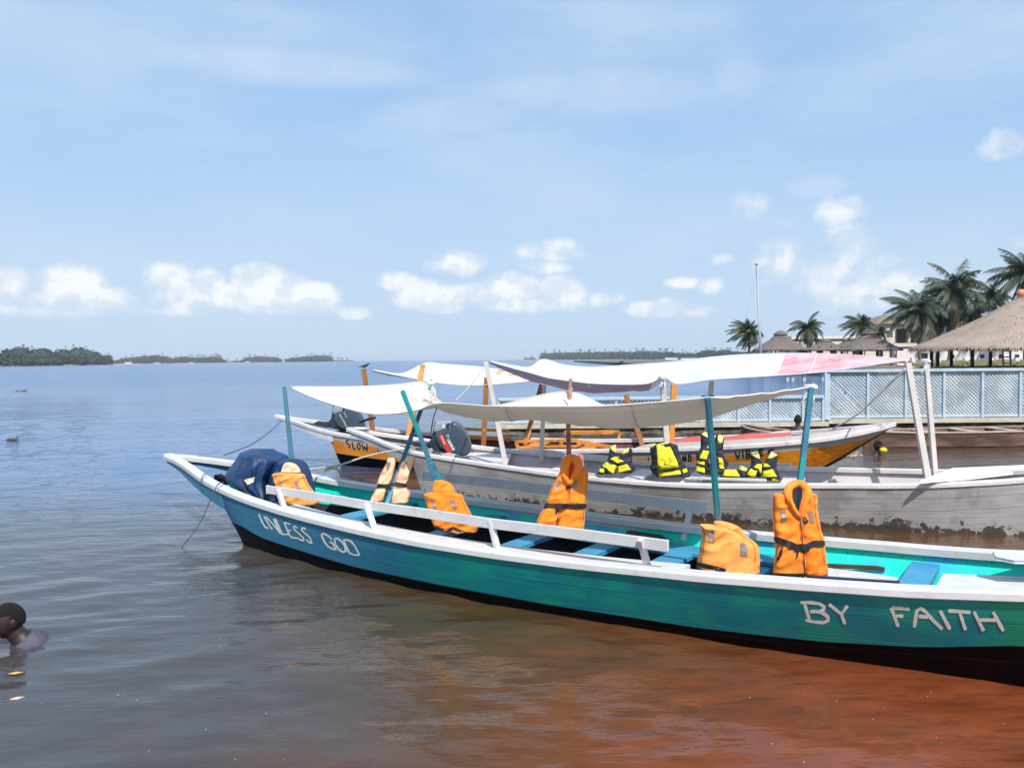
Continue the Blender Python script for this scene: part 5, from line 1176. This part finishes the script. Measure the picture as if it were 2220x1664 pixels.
    if shirt:
        mb = MB(); rows = []
        for L_, a, b_ in [(.075, .074, .068), (.085, .090, .076), (.11, .138, .086), (.15, .182, .100), (.21, .198, .112), (.30, .188, .114), (.36, .17, .10), (.38, .12, .06)]:
            rows.append([base_ + Ry @ ((q + nv * (.006 * math.sin(k * 1.7 + L_ * 40))) * sc) for k, q in enumerate(ringp(L_, a, b_, 36, .006))])
        mb.grid(rows, close=True); mb.build('shirt', shirt, g, True, solid=.006)
        for sx in (-1, 1):
            mb = MB(); sh_ = [p0 + ax_ * .14 + Vector((sx * .13, 0, 0)), p0 + ax_ * .16 + Vector((sx * .19, 0, -.05)), p0 + ax_ * .16 + Vector((sx * .22, -.03, -.16))]
            mb.tube([base_ + Ry @ (p * sc) for p in sh_], [.062 * sc, .064 * sc, .060 * sc], 14); mb.build('sleeve', shirt, g, True)
    return g
SHIRT = M('lilac_grey_shirt', lin(80, 76, 90), .8, .15, 8, .4, 20)
pl = onz(17, 1396, 0)
person((pl.x - .015, pl.y + .05, .045), rad(-35), rad(4), 'person neck-deep in the water at the left edge, short black hair and lilac-grey shirt', 1.0, SHIRT, lean=1.1, ar=rad(-60), prone=True)
p = at(1729, 925, 16.4); person((p.x, p.y, p.z - .02), rad(160), rad(-5), 'bare-shouldered person seen from behind in the small canoe by the seawall', .95, None, face=False)
p = onz(1903, 986, 0); person((p.x, p.y, .03), rad(30), rad(10), 'person swimming right of the orange bow with a yellow float', .85, None, face=False)
mb = MB(); bm = bmesh.new(); bmesh.ops.create_icosphere(bm, subdivisions=3, radius=.06)
for v in bm.verts: v.co.x *= 1.2; v.co.z *= .85
c = at(1915, 975, p.y - .1); mb.add([tuple(v.co + c) for v in bm.verts], [tuple(v.index for v in f.verts) for f in bm.faces]); bm.free()
o = mb.build('yellow_float', M('yellow_plastic', lin(250, 196, 30), .35, .03), None, True, origin=c); tagp(o, 'small yellow float held by the swimmer by the orange bow', 'float')

# ------------------------------------------------------------------ flotsam and birds
def bits(name, u, v, n, spread, cols, label, cat, z=.006, leaf=.05):
    mb = MB(); c = onz(u, v, 0); random.seed(int(u))
    for i in range(n):
        x, y = c.x + random.gauss(0, spread), c.y + random.gauss(0, spread * .6); a = random.random() * 3.14; l = leaf * random.uniform(.5, 1.4); d = Vector((math.cos(a), math.sin(a), random.uniform(-.1, .5))) * l; n_ = Vector((-math.sin(a), math.cos(a), 0)) * l * .28
        P = Vector((x, y, z)); mb.add([P, P + d * .5 + n_, P + d, P + d * .5 - n_], [(0, 1, 2, 3)])
    o = mb.build(name, cols, None, solid=.003, origin=c); tagp(o, label, cat)
bits('floating_weed', 42, 848, 40, .25, M('grey_green_weed', lin(120, 126, 110), .8, .2), 'grey-green clump of weed floating far out at the left', 'weed', leaf=.3)
bits('floating_leaf', 8, 1466, 1, .02, M('straw_leaf', lin(206, 170, 96), .7, .2), 'straw-coloured leaf floating in front of the swimmer at the left edge', 'leaf', leaf=.07)
bits('floating_leaf', 26, 1514, 1, .05, M('pale_leaf', lin(226, 186, 150), .7, .2), 'broken pale leaf floating at the lower left', 'leaf', leaf=.07)
mb = MB(); random.seed(9)
for i in range(26):
    c = onz(random.choice([random.uniform(1480, 2200), random.uniform(60, 700)]), random.uniform(1490, 1655), 0); l = random.uniform(.003, .009); mb.box(c + Vector((0, 0, .004)), l, l * .6, .002, Matrix.Rotation(random.random() * 3, 3, 'Z'))
o = mb.build('foam_specks', M('foam', lin(190, 170, 150), .8, .1), None); tagp(o, 'tiny pale specks of foam scattered on the near water', kind='stuff')
mb = MB(); random.seed(19)
for i in range(130):
    c = onz(random.uniform(1790, 1850) + random.gauss(0, 8), random.uniform(981, 992), 0); l = random.uniform(.02, .09); mb.box(c + Vector((0, 0, .02)), l, l * .7, .012, Matrix.Rotation(random.random() * 3, 3, 'Z'))
o = mb.build('splash_foam', M('foam', lin(214, 206, 196), .8, .1), None); tagp(o, 'white splash foam on the water by the orange bow', kind='stuff')
def bird(loc, s, yaw, label, mat):
    g = thing('bird', loc, label, 'bird'); R = Matrix.Rotation(yaw, 3, 'Z'); L0 = Vector(loc)
    mb = MB(); mb.tube([L0 + R @ (Vector(p) * s) for p in [(-.5, 0, .30), (-.2, 0, .25), (.1, 0, .30), (.35, 0, .42), (.5, 0, .55), (.62, 0, .58), (.72, 0, .54)]], [.03 * s, .10 * s, .17 * s, .14 * s, .08 * s, .07 * s, .015 * s], 10); mb.build('body', mat, g, True)
    mb = MB(); mb.tube([L0 + R @ (Vector(p) * s) for p in [(-.3, .0, .28), (-.6, 0, .20), (-.9, 0, .12)]], [.08 * s, .06 * s, .05 * s], 6, flat=.3); mb.build('tail', mat, g, True)
    for sy in (-.05, .05):
        mb = MB(); mb.tube([L0 + R @ (Vector((.08, sy, .2)) * s), L0 + R @ (Vector((.1, sy, 0)) * s)], .012 * s, 5); mb.build('leg', mat, g)
BIRD = M('black_feathers', lin(30, 32, 38), .7, .2, 20)
bird(at(1339, 794, 11.6), .13, rad(-10), 'small black bird perched on the white banner awning', BIRD)
bird(at(789, 799, 15.1), .17, rad(20), 'small dark bird on top of the leftmost brown pole', BIRD)
mb = MB(); c = onz(28, 955, 0)
mb.tube([c + Vector(p) for p in [(-.18, 0, .02), (-.06, 0, .04), (.08, 0, .04), (.16, 0, .03)]], [.01, .04, .04, .01], 8); mb.tube([c + Vector(p) for p in [(.07, 0, .04), (.12, 0, .11), (.18, 0, .10)]], [.018, .014, .006], 6)
o = mb.build('water_bird', M('brown_feathers', lin(92, 88, 80), .8, .2), None, True, origin=c); tagp(o, 'small brown duck swimming alone at the far left', 'bird')
# ------------------------------------------------------------------ resort on the right
LEAF = M('palm_leaf', lin(60, 74, 58), .6, .35, 1.5, .0, c2=lin(104, 100, 64), mask=(.50, .66), mscale=.8)
DRYL = M('dry_palm_leaf', lin(128, 120, 76), .7, .3, 1.5, .0)
TRUNK = M('palm_trunk', lin(112, 98, 84), .9, .25, 3, .5, 14, stretch=(1, 1, 6))
def palm(u, v, D, rpx, label, seed, nf=24, z0=.7, lean=0.0, dry=4, group='palms at the resort'):
    nf = int(nf * 1.35); rnd = random.Random(seed); c = at(u, v, D); r = rpx * D / F; base_ = Vector((c.x - lean, c.y, z0)); g = thing('palm_tree', base_, label, 'palm tree', group)
    mb = MB(); pts = [base_.lerp(c, t) + Vector((lean * .3 * math.sin(t * 3.14), 0, 0)) for t in np.linspace(0, 1, 9)]
    mb.tube(pts, [.20 - .09 * t for t in np.linspace(0, 1, 9)], 9); mb.build('trunk', TRUNK, g, True)
    wind = Vector((rnd.uniform(-.75, .15), rnd.uniform(-.3, .3), rnd.uniform(-.1, .12)))
    def fronds(n, mat, name, dead):
        mb = MB()
        for k in range(n):
            a = 2.4 * k + rnd.uniform(-.3, .3); e0 = rnd.uniform(-1.3, -.75) if dead else (1.45 - 2.0 * (k / n) + rnd.uniform(-.25, .25)); Lf = r * rnd.uniform(.9, 1.45) * (1.0 if not dead else .85); P = []; e = e0; p = c.copy(); st = Lf / 10
            for i in range(11):
                P.append(p.copy()); p = p + (Vector((math.cos(a) * math.cos(e), math.sin(a) * math.cos(e), math.sin(e))) + wind * (i / 10) * rnd.uniform(.7, 1.3)) * st * rnd.uniform(.9, 1.1)
                e -= (rnd.uniform(.08, .17) + .04 * math.cos(e)) * (1 if e > -1.4 else 0)
            mb.tube(P, [.035 * (1 - i / 11) + .008 for i in range(11)], 4)
            for i in range(48):
                t = .12 + .88 * i / 47; j = min(9, int(t * 10)); f = t * 10 - j; q = P[j].lerp(P[j + 1], f); d = (P[j + 1] - P[j]).normalized(); s_ = d.cross(Vector((0, 0, 1)));
                if s_.length < .1: s_ = Vector((math.sin(a), -math.cos(a), 0))
                s_.normalize(); ll = Lf * .30 * math.sin(math.pi * min(.96, t * .85 + .12)) + .08
                for sg in (-1, 1):
                    dr = rnd.uniform(.45, 1.3) + (.6 if dead else 0); tip = q + (s_ * sg * .8 + d * .55 - Vector((0, 0, dr))).normalized() * ll; wv = d * (.024 + .008 * r)
                    mb.add([q - wv, q + wv, tip], [(0, 1, 2)])
        return mb.build(name, mat, g)
    fronds(nf, LEAF, 'crown', False)
    if dry: fronds(dry, DRYL, 'dry_fronds', True)
    mb = MB()
    for k in range(7):
        a = k * .9; bm = bmesh.new(); bmesh.ops.create_icosphere(bm, subdivisions=1, radius=.13); q = c + Vector((math.cos(a) * .24, math.sin(a) * .24, -.22 - .1 * (k % 2))); mb.add([tuple(x.co + q) for x in bm.verts], [tuple(x.index for x in f.verts) for f in bm.faces]); bm.free()
    mb.build('coconuts', M('coconut', lin(110, 96, 52), .6, .2), g, True)
palm(1624, 722, 96, 34, 'short dense palm tree behind the tall mast', 1, 30, dry=6)
palm(1751, 712, 100, 38, 'lone palm tree rising between the two thatched huts', 2, 20, dry=3)
palm(1868, 706, 98, 34, 'low palm tree behind the capped hut at the middle right', 3, 20, dry=4)
palm(1905, 722, 97, 26, 'smallest palm tree beside the house terrace', 8, 16, dry=6)
palm(1990, 676, 84, 56, 'palm tree with long hanging dry fronds in front of the house', 4, 34, dry=9, lean=-.4)
palm(2068, 634, 88, 66, 'tallest full-crowned palm tree left of the big thatched roof', 5, 36, dry=8, lean=.6)
palm(2030, 690, 92, 44, 'yellowing palm tree half hidden between the two taller ones', 9, 24, dry=8)
palm(2152, 648, 95, 44, 'wind-swept palm tree just left of the big roof peak', 6, 24, dry=2, lean=.5)
palm(2224, 598, 86, 66, 'highest palm tree cut off by the right edge', 7, 34, dry=4)
palm(2105, 690, 93, 46, 'low palm tree rising behind the slope of the big roof', 10, 24, dry=5)

def thatch_mat(name, a, b_, sc):
    m = M(name, a, .95, .15, .8, .0, c2=b_, mask=(.45, .62), mscale=.5)
    global N, L
    N = m.node_tree.nodes; L = m.node_tree.links; b = N['Principled BSDF']; src = b.inputs['Base Color'].links[0].from_socket
    t = N.new('ShaderNodeTexCoord'); sp = N.new('ShaderNodeSeparateXYZ'); L.new(t.outputs['Object'], sp.inputs[0])
    ang = mth('ARCTAN2', sp.outputs[0], sp.outputs[1]); cm = N.new('ShaderNodeCombineXYZ'); L.new(mth('MULTIPLY', ang, 60.0), cm.inputs[0]); L.new(mth('MULTIPLY', sp.outputs[2], 3.0), cm.inputs[1])
    n = N.new('ShaderNodeTexNoise'); n.inputs['Scale'].default_value = 1.0; n.inputs['Detail'].default_value = 6; n.inputs['Roughness'].default_value = .65; L.new(cm.outputs[0], n.inputs['Vector'])
    dk = mixc(smooth(n.outputs[0], .35, .7), tuple(x * .78 for x in a[:3]) + (1,), tuple(min(1, x * 1.12) for x in a[:3]) + (1,))
    L.new(mixc(.55, src, dk), b.inputs['Base Color'])
    bp = N.new('ShaderNodeBump'); bp.inputs['Strength'].default_value = .6; bp.inputs['Distance'].default_value = .12; L.new(n.outputs[0], bp.inputs['Height']); L.new(bp.outputs[0], b.inputs['Normal'])
    return m
TH1 = thatch_mat('pale_thatch', lin(162, 144, 130), lin(140, 122, 108), 1); TH2 = thatch_mat('grey_thatch', lin(120, 108, 102), lin(98, 88, 84), 1)
DPOST = M('dark_post', lin(46, 42, 46), .8, .3, 4, .3, 20)
def hut(u, vap, veave, wpx, D, z0, mat, label, cap=True, posts=10, seed=0, prof=None, finial=None, squash=1.0):
    c = at(u, veave, D); zt = at(u, vap, D).z; ze = c.z; R = wpx / 2 * D / F; g = thing('thatched_hut', (c.x, D, z0), label, 'thatched hut', 'thatched pavilions of the resort'); n = 72
    prof = prof or [(0, 1), (.10, .93), (.22, .80), (.42, .55), (.64, .32), (.84, .12), (1, 0)]
    mb = MB(); rows = []
    for r_, h_ in dense(prof, 22):
        rows.append([(c.x + math.cos(a) * R * r_ * (1 + .02 * noise.noise(Vector((a * 3, r_ * 4, seed)))), D + math.sin(a) * R * r_ * squash, ze + (zt - ze) * h_ + .05 * noise.noise(Vector((math.cos(a) * 4 * r_, math.sin(a) * 4 * r_, seed))) * (r_ > .02) - (.09 * abs(noise.noise(Vector((a * 14, 1, seed)))) if r_ > .97 else 0)) for a in [2 * math.pi * k / n for k in range(n)]])
    last = rows[-1]; rows.append([(x, y, z - .16) for x, y, z in last]); rows.append([(c.x + (x - c.x) * .9, D + (y - D) * .9, z - .02) for x, y, z in last]); rows.append([(c.x + (x - c.x) * .05, D + (y - D) * .05, ze + (zt - ze) * .85) for x, y, z in last])
    mb.grid(rows, close=True); rt = random.Random(seed + 40)
    for k in range(1900 if R > 5 else 600):          # loose straw over the slope and a ragged fringe at the eaves
        fr_ = rt.random() < .62; t = 1.0 if fr_ else rt.random() ** .6; i = min(20, int(t * 21)); j = rt.randrange(n); p = Vector(rows[i][j]).lerp(Vector(rows[min(i + 1, 21)][j]), t * 21 - i if not fr_ else 0) if not fr_ else Vector(rows[21][j]); q = Vector(rows[min(i + 1, 21)][(j + 1) % n]); p = p.lerp(Vector((q.x, q.y, p.z)), rt.random())
        dn_ = (Vector((p.x - c.x, p.y - D, 0)).normalized() * .6 - Vector((0, 0, .5 if not fr_ else 1.1))).normalized() * rt.uniform(.2, .5) * (1 if R > 5 else .55); sd2 = Vector((-(p.y - D), p.x - c.x, 0)).normalized() * rt.uniform(.02, .06); up2 = Vector((p.x - c.x, p.y - D, R)).normalized() * rt.uniform(.02, .07)
        mb.add([p - sd2, p + sd2, p + dn_ + up2], [(0, 1, 2)])
    mb.build('roof', mat, g, True)
    if cap:
        mb = MB(); rows = []
        for r_, h_ in [(.0, .10), (.10, .075), (.2, -.03), (.255, -.13), (.25, -.175), (.2, -.15)]:
            rows.append([(c.x + math.cos(a) * R * r_, D + math.sin(a) * R * r_ * squash, zt + (zt - ze) * h_ + .04 * noise.noise(Vector((a * 5, seed, 1)))) for a in [2 * math.pi * k / 40 for k in range(40)]])
        mb.grid(rows, close=True); mb.build('roof_cap', mat, g, True)
    for k in range(posts):
        a = 2 * math.pi * (k + .35) / posts; mb = MB(); mb.tube([(c.x + math.cos(a) * R * .8, D + math.sin(a) * R * .8 * squash, z0 - .3), (c.x + math.cos(a) * R * .8, D + math.sin(a) * R * .8 * squash, ze + .35)], .13 if R > 5 else .07, 8); mb.build('post', DPOST, g)
    if finial:
        bm = bmesh.new(); bmesh.ops.create_uvsphere(bm, u_segments=20, v_segments=12, radius=.30); mb = MB(); q = Vector((c.x, D, zt + .16)); mb.add([tuple(v_.co + q) for v_ in bm.verts], [tuple(x.index for x in f.verts) for f in bm.faces]); bm.free(); mb.build('finial', M('clay_finial', lin(208, 128, 92), .6, .1), g, True)
    mb = MB(); rows = [[(c.x + math.cos(a) * R * r_, D + math.sin(a) * R * r_ * squash, z0 + zz) for a in [2 * math.pi * k / 40 for k in range(40)]] for r_, zz in ((.9, -.6), (.9, .03), (.0, .04))]
    mb.grid(rows, close=True); mb.build('floor_slab', M('concrete_floor', lin(150, 140, 130), .9, .15, 2), g)
hut(2212, 640, 752, 428, 58, 1.0, TH1, 'big pale thatched pavilion with clay finial at the right edge', cap=False, posts=11, seed=3, finial=True, prof=[(0, 1), (.05, .93), (.2, .76), (.4, .54), (.6, .35), (.8, .17), (1, 0)])
hut(1692, 720, 757, 116, 88, .85, TH2, 'grey thatched hut with a cap, left of the row, beside the mast', seed=5)
hut(1790, 737, 757, 96, 91, .85, TH2, 'low grey thatched hut between the two capped ones', seed=6)
hut(1838, 735, 757, 84, 98, .85, TH2, 'grey thatched hut partly hidden behind the right capped hut', seed=8, cap=True)
hut(1884, 718, 757, 132, 87, .85, TH2, 'grey thatched hut with a cap, widest of the row', seed=7)
WALLC = M('render_wall', lin(206, 196, 182), .8, .12, .8, .2, 8, c2=lin(168, 152, 132), mask=(.55, .7)); ROOFT = M('brown_tiles', lin(126, 112, 92), .85, .2, 2, .4, 9); GLASS = M('dark_opening', lin(40, 40, 44), .3, .2)
def bx(g, name, u0, u1, v0, v1, D, dep, mat, proud=0):
    a = at(u0, v0, D); b_ = at(u1, v1, D); mb = MB(); mb.box(((a.x + b_.x) / 2, D + dep / 2 - proud, (a.z + b_.z) / 2), b_.x - a.x, dep, a.z - b_.z); return mb.build(name, mat, g)
g = thing('house', at(2000, 795, 108), 'two-storey cream house with brown tiled roof behind the palms', 'house')
bx(g, 'wall', 1925, 2130, 716, 800, 108, 8, WALLC)
for (u0, u1, v0, v1) in [(1944, 1964, 712, 746), (1975, 1992, 714, 744), (2052, 2072, 706, 722), (2085, 2105, 706, 724)]: bx(g, 'window', u0, u1, v0, v1, 108, .3, GLASS, .06)
bx(g, 'balcony_slab', 1900, 2115, 744, 750, 105.5, 3, WALLC)
for u in (1920, 1938, 1972, 2042): bx(g, 'column', u - 2, u + 2, 708, 745, 105.5, .3, WALLC)
bx(g, 'eaves_beam', 1902, 2112, 702, 708, 105.4, 3.4, M('eaves', lin(196, 180, 168), .8, .1))
a = at(1896, 702, 105); b_ = at(2140, 702, 105); rz = at(2030, 682, 112).z
mb = MB(); mb.add([(a.x, 104.8, a.z), (b_.x, 104.8, a.z), (b_.x, 118, a.z), (a.x, 118, a.z), (a.x + 4, 111, rz), (b_.x - 4, 111, rz)], [(0, 1, 5, 4), (1, 2, 5), (2, 3, 4, 5), (3, 0, 4), (0, 3, 2, 1)]); mb.build('roof', ROOFT, g)
g = thing('long_building', at(1790, 795, 104), 'long white flat-roofed building behind the row of thatched huts', 'building')
bx(g, 'wall', 1722, 1935, 733, 800, 104, 6, WALLC); bx(g, 'roof_edge', 1716, 1870, 729, 733.5, 103.7, 6.6, M('white_roof_edge', lin(214, 210, 206), .7, .05))
for u in (1735, 1770, 1800, 1850, 1900): bx(g, 'window', u, u + 14, 760, 778, 104, .3, GLASS, .06)
g = thing('white_wall', at(2050, 795, 84), 'white boundary building with a dark doorway seen under the big thatched roof', 'building')
bx(g, 'wall', 1940, 2300, 756, 800, 90, .4, M('white_render', lin(214, 206, 204), .8, .08, .6, .2, 6)); bx(g, 'doorway', 1990, 2011, 765, 776, 90, .4, GLASS, .06)
for u in (2060, 2125, 2165, 2200): bx(g, 'window', u, u + 9, 768, 776, 90, .3, GLASS, .06)
g = thing('balustrade', at(2030, 795, 76), 'low brown parapet with white pillars in front of the white building', 'wall')
bx(g, 'parapet', 1965, 2300, 781, 799, 76, .3, M('brown_parapet', lin(136, 118, 98), .9, .25, 1.2, .3, 6))
for u in (1980, 2035, 2095, 2150, 2205): bx(g, 'pillar', u - 4, u + 4, 775, 800, 76, .35, M('white_render', lin(220, 214, 210)), .06)
mb = MB(); random.seed(4)
for i in range(1400):
    u = random.uniform(1975, 2230); p = at(u, 796, 70 + random.random() * 2); h = random.uniform(.1, .35) * (1 + .5 * math.sin(u * .1)); s_ = random.uniform(.05, .14); mb.add([p + Vector((-s_, 0, h)), p + Vector((s_, random.uniform(-.1, .1), h * .9)), p + Vector((random.uniform(-.1, .1), .05, h + s_ * 1.6))], [(0, 1, 2)])
o = mb.build('hedge', M('hedge_leaf', lin(104, 110, 62), .8, .3, 3, 0), None); tagp(o, 'low scrubby hedge growing in front of the parapet', kind='stuff')
# railing frame inside the big pavilion
g = thing('ladder_frame', at(2182, 798, 52), 'dark timber frame with crossbars standing at the front of the big pavilion', 'frame')
for u in (2176, 2192): mb = MB(); mb.tube([at(u, 800, 52.5), at(u - 3, 752, 52.5)], .06, 6); mb.build('upright', DPOST, g)
for v in (760, 773, 786): mb = MB(); mb.tube([at(2174, v, 52.5), at(2192, v + 1, 52.5)], .04, 6); mb.build('crossbar', DPOST, g)
# mast
g = thing('mast', at(1652, 790, 84), 'tall thin white mast with a guy wire standing left of the thatched huts', 'mast')
mb = MB(); mb.tube([at(1651, 795, 84), at(1646, 700, 84), at(1640, 574, 84)], [.16, .14, .09], 8); mb.build('pole', M('mast_grey', lin(178, 180, 184), .5, .08), g, True)
mb = MB(); mb.box(at(1640, 573, 84), .3, .2, .14); mb.build('mast_cap', M('mast_dark', lin(90, 94, 100), .5), g)
mb = MB(); mb.box(at(1640, 697, 84), .5, .25, .12); mb.build('lamp_arm', M('mast_grey', lin(178, 180, 184)), g)
mb = MB(); mb.tube([at(1640, 578, 84), at(1632, 620, 84), at(1614, 700, 84)], .018, 4); mb.build('guy_wire', M('mast_grey', lin(178, 180, 184)), g)
# jetty
g = thing('jetty', onz(1740, 826, 0), 'far jetty on pale piles seen between the awning and the fence', 'jetty')
Dj = 1.9 * F / (826 - 773.5); a = at(1690, 800, Dj); b_ = at(1800, 800, Dj)
mb = MB(); mb.box(((a.x + b_.x) / 2, Dj, 1.0), b_.x - a.x, 1.2, .18); mb.build('deck', M('pile_concrete', lin(170, 176, 180), .8, .1), g)
for u in (1707, 1718, 1743, 1783, 1792): mb = MB(); mb.box((at(u, 800, Dj).x, Dj, .2), .22, .22, 1.5); mb.build('pile', M('pile_concrete', lin(170, 176, 180)), g)

# ------------------------------------------------------------------ far shores
def shore(name, prof, basev, D0, D1, seed, label, dens=1.0, col=None, sand=True, palms=0, deep=.05, mat=None):
    """wooded shore: prof = [(u, top v)], D varies along it"""
    rnd = random.Random(seed); mb = MB(); u0, u1 = prof[0][0], prof[-1][0]; Dm = lambda u: D0 + (D1 - D0) * (u - u0) / (u1 - u0)
    def leafq(p, s_, n):
        a = rnd.random() * 6.28; t1_ = Vector((math.cos(a), math.sin(a), rnd.uniform(-.6, .6))).normalized(); t2_ = t1_.cross(n).normalized(); t1_ = n.cross(t2_)
        mb.add([p - t1_ * s_, p - t2_ * s_ * .8, p + t1_ * s_, p + t2_ * s_ * .8], [(0, 1, 2, 3)])
    u = u0
    while u < u1:
        D_ = Dm(u); top = lerp1(prof, u); px = D_ / F; zt = (at(u, top, D_).z); hz_ = max(1.5, zt)
        c0 = at(u, 780, D_ * (1 + deep * .5)); bw = hz_ * .3; nx = 7; mb.grid([[(c0.x + math.cos(a) * bw, c0.y + math.sin(a) * bw, .1) for a in [6.283 * k / nx for k in range(nx)]], [(c0.x + math.cos(a) * bw, c0.y + math.sin(a) * bw, hz_ * .55) for a in [6.283 * k / nx for k in range(nx)]], [(c0.x + math.cos(a) * bw * .4, c0.y + math.sin(a) * bw * .4, hz_ * .80) for a in [6.283 * k / nx for k in range(nx)]]], close=True)
        for lay in range(4):
            Dl = D_ * (1 + deep * (lay / 3) * .8 + rnd.uniform(-.01, .01)); rr = hz_ * rnd.uniform(.20, .34); zc = hz_ * (.22 + .60 * lay / 3) * rnd.uniform(.85, 1.05); zc = min(zc, hz_ - rr * .75); x = at(u + rnd.uniform(-3, 3), 780, Dl).x; c = Vector((x, Dl, zc))
            for k in range(int(44 * dens)):
                d = Vector((rnd.gauss(0, 1), rnd.gauss(0, 1) - .5, rnd.gauss(0, 1) + .35)).normalized(); rad_ = rr * rnd.uniform(.75, 1.08)
                p = c + Vector((d.x * rad_ * 1.25, d.y * rad_, d.z * rad_ * .85)); p.z = max(p.z, .3)
                leafq(p, rr * rnd.uniform(.20, .34), (d + Vector((rnd.uniform(-.5, .5), rnd.uniform(-.5, .5), rnd.uniform(-.2, .6)))).normalized())
        u += hz_ * .22 / px
    for k in range(palms):
        u = rnd.uniform(u0, u1); D_ = Dm(u); top = lerp1(prof, u); c = at(u, top - rnd.uniform(1, 5), D_); px = D_ / F
        mb.add([c + Vector((-px * .3, 0, 0)), c + Vector((px * .3, 0, 0)), Vector((c.x + px * .3, D_, 0)), Vector((c.x - px * .3, D_, 0))], [(0, 1, 2, 3)])
        for j in range(11):
            a = j * .57 + rnd.random(); e = rnd.uniform(-.6, .9); d = Vector((math.cos(a) * math.cos(e), math.sin(a) * math.cos(e), math.sin(e))); t = c + d * px * 3.2; m_ = c + d * px * 1.8 + Vector((0, 0, px * .6)); t.z -= px * .8
            mb.add([c, m_ + Vector((0, 0, px * .45)), t, m_ - Vector((0, 0, px * .45))], [(0, 1, 2, 3)])
    o = mb.build(name, mat or FOL, None); tagp(o, label, kind='stuff')
    if sand:
        mb = MB(); rows = []
        for i in range(31):
            uu = u0 - 3 + (u1 - u0 + 6) * i / 30; D_ = Dm(min(max(uu, u0), u1)); e = min(1, i / 2, (30 - i) / 2); x = at(uu, 780, D_).x
            rows.append([(x, D_ * .985, -1), (x, D_ * .99, .25 * e), (x, D_, .7 * e), (x, D_ * (1.02 + deep), .8 * e), (x, D_ * (1.03 + deep), -1)])
        mb.grid(rows); o = mb.build('island_ground', M('far_sand', lin(150, 150, 130), .9, .15, .02, 0), None); tagp(o, kind='structure')
FOL = M('far_foliage', lin(48, 62, 50), .8, .35, .05, 0, c2=lin(36, 46, 40), mask=(.45, .6), mscale=.03)
P = lambda L_: [(x / 2.765, 700 + y / 2.765) for x, y in L_]
shore('woodland', P([(-60, 170), (0, 165), (50, 150), (120, 140), (200, 155), (260, 150), (330, 160), (400, 155), (480, 140), (530, 150), (600, 180), (650, 188), (672, 225)]), 793, 620, 760, 1, 'large dark wooded island at the left edge of the horizon', 1.5, palms=14)
shore('woodland', P([(690, 222), (740, 208), (860, 195), (960, 188), (1010, 200), (1035, 215)]), 788, 1500, 1500, 2, 'low wooded island second from the left', 1.0, palms=4)
shore('woodland', P([(1040, 210), (1090, 196), (1180, 205), (1250, 200), (1300, 196), (1350, 222)]), 786, 1600, 1700, 3, 'low wooded island third from the left with palm tops', 1.0, palms=16)
shore('woodland', P([(1360, 228), (1440, 224), (1480, 204), (1540, 196), (1620, 200), (1660, 200), (1690, 222)]), 785, 1900, 1900, 4, 'low wooded island fourth from the left', 1.0, palms=8)
shore('woodland', P([(1715, 212), (1760, 205), (1850, 196), (1910, 188), (1985, 194), (1990, 212)]), 784, 1900, 1950, 5, 'low wooded island nearest the open sea gap', 1.0, palms=6)
shore('woodland', P([(1992, 219), (2050, 222), (2120, 224)]), 783, 2600, 2800, 6, 'faint sandy spit with a few tiny trees at the end of the islands', .6, palms=7)
Q = lambda L_: [(1100 + x / 4.02, 720 + y / 4.02) for x, y in L_]
shore('woodland', Q([(300, 180), (400, 170), (530, 175), (600, 165), (720, 168), (860, 166), (1000, 168), (1150, 158), (1280, 162), (1420, 168), (1560, 178), (1640, 182), (1690, 160), (1760, 150), (1830, 158), (1900, 148), (2000, 168), (2150, 160), (2400, 170)]), 779, 1900, 620, 7, 'long wooded shore along the horizon behind the awnings', 1.1, palms=60, deep=.04)
shore('woodland', Q([(150, 222), (200, 220), (240, 222)]), 779, 3000, 3000, 8, 'tiny faint islet left of the long wooded shore', .6, palms=3)
for i, (u, v, w_, D_) in enumerate([(1103 + 345, 774.5, 26, 760), (1485, 775.2, 34, 720), (294, 784.5, 14, 1480), (355, 785.4, 12, 1480), (428, 785, 8, 1590), (548, 783.2, 8, 1880), (510, 784.4, 8, 1880)]):
    a = at(u, v, D_); px = D_ / F; g = thing('shore_building', (a.x, D_ * .985, 0), ['long pale low building on the wooded shore', 'pale waterfront building farther right on the wooded shore', 'pale house on the second island', 'small pale house at the right end of the second island', 'tiny pale house on the third island', 'tiny pale house on the fourth island', 'tiny pale hut at the left of the fourth island'][i], 'building')
    h = max(a.z, .8); mb = MB(); mb.box((a.x, D_ * .982, h / 2), w_ * px, 6, h); mb.build('wall', M('far_white', lin(206, 206, 202), .8, .05), g); mb = MB(); mb.box((a.x, D_ * .982, h + .3 * px * .5), w_ * px * 1.06, 7, .5 * px); mb.build('roof', M('far_roof', lin(170, 160, 150), .8, .05), g)
# ------------------------------------------------------------------ haze
hm = bpy.data.materials.new('haze'); hm.use_nodes = True; N = hm.node_tree.nodes; L = hm.node_tree.links; N.remove(N['Principled BSDF'])
pv = N.new('ShaderNodeVolumePrincipled'); pv.inputs['Color'].default_value = (.86, .92, 1, 1); pv.inputs['Density'].default_value = HAZE; pv.inputs['Anisotropy'].default_value = 0.0
L.new(pv.outputs[0], N['Material Output'].inputs['Volume'])
mb = MB(); mb.box((0, 15990, 20), 61000, 32100, 47); o = mb.build('haze', hm, None); tagp(o, 'thin sea haze over the lagoon', kind='stuff')
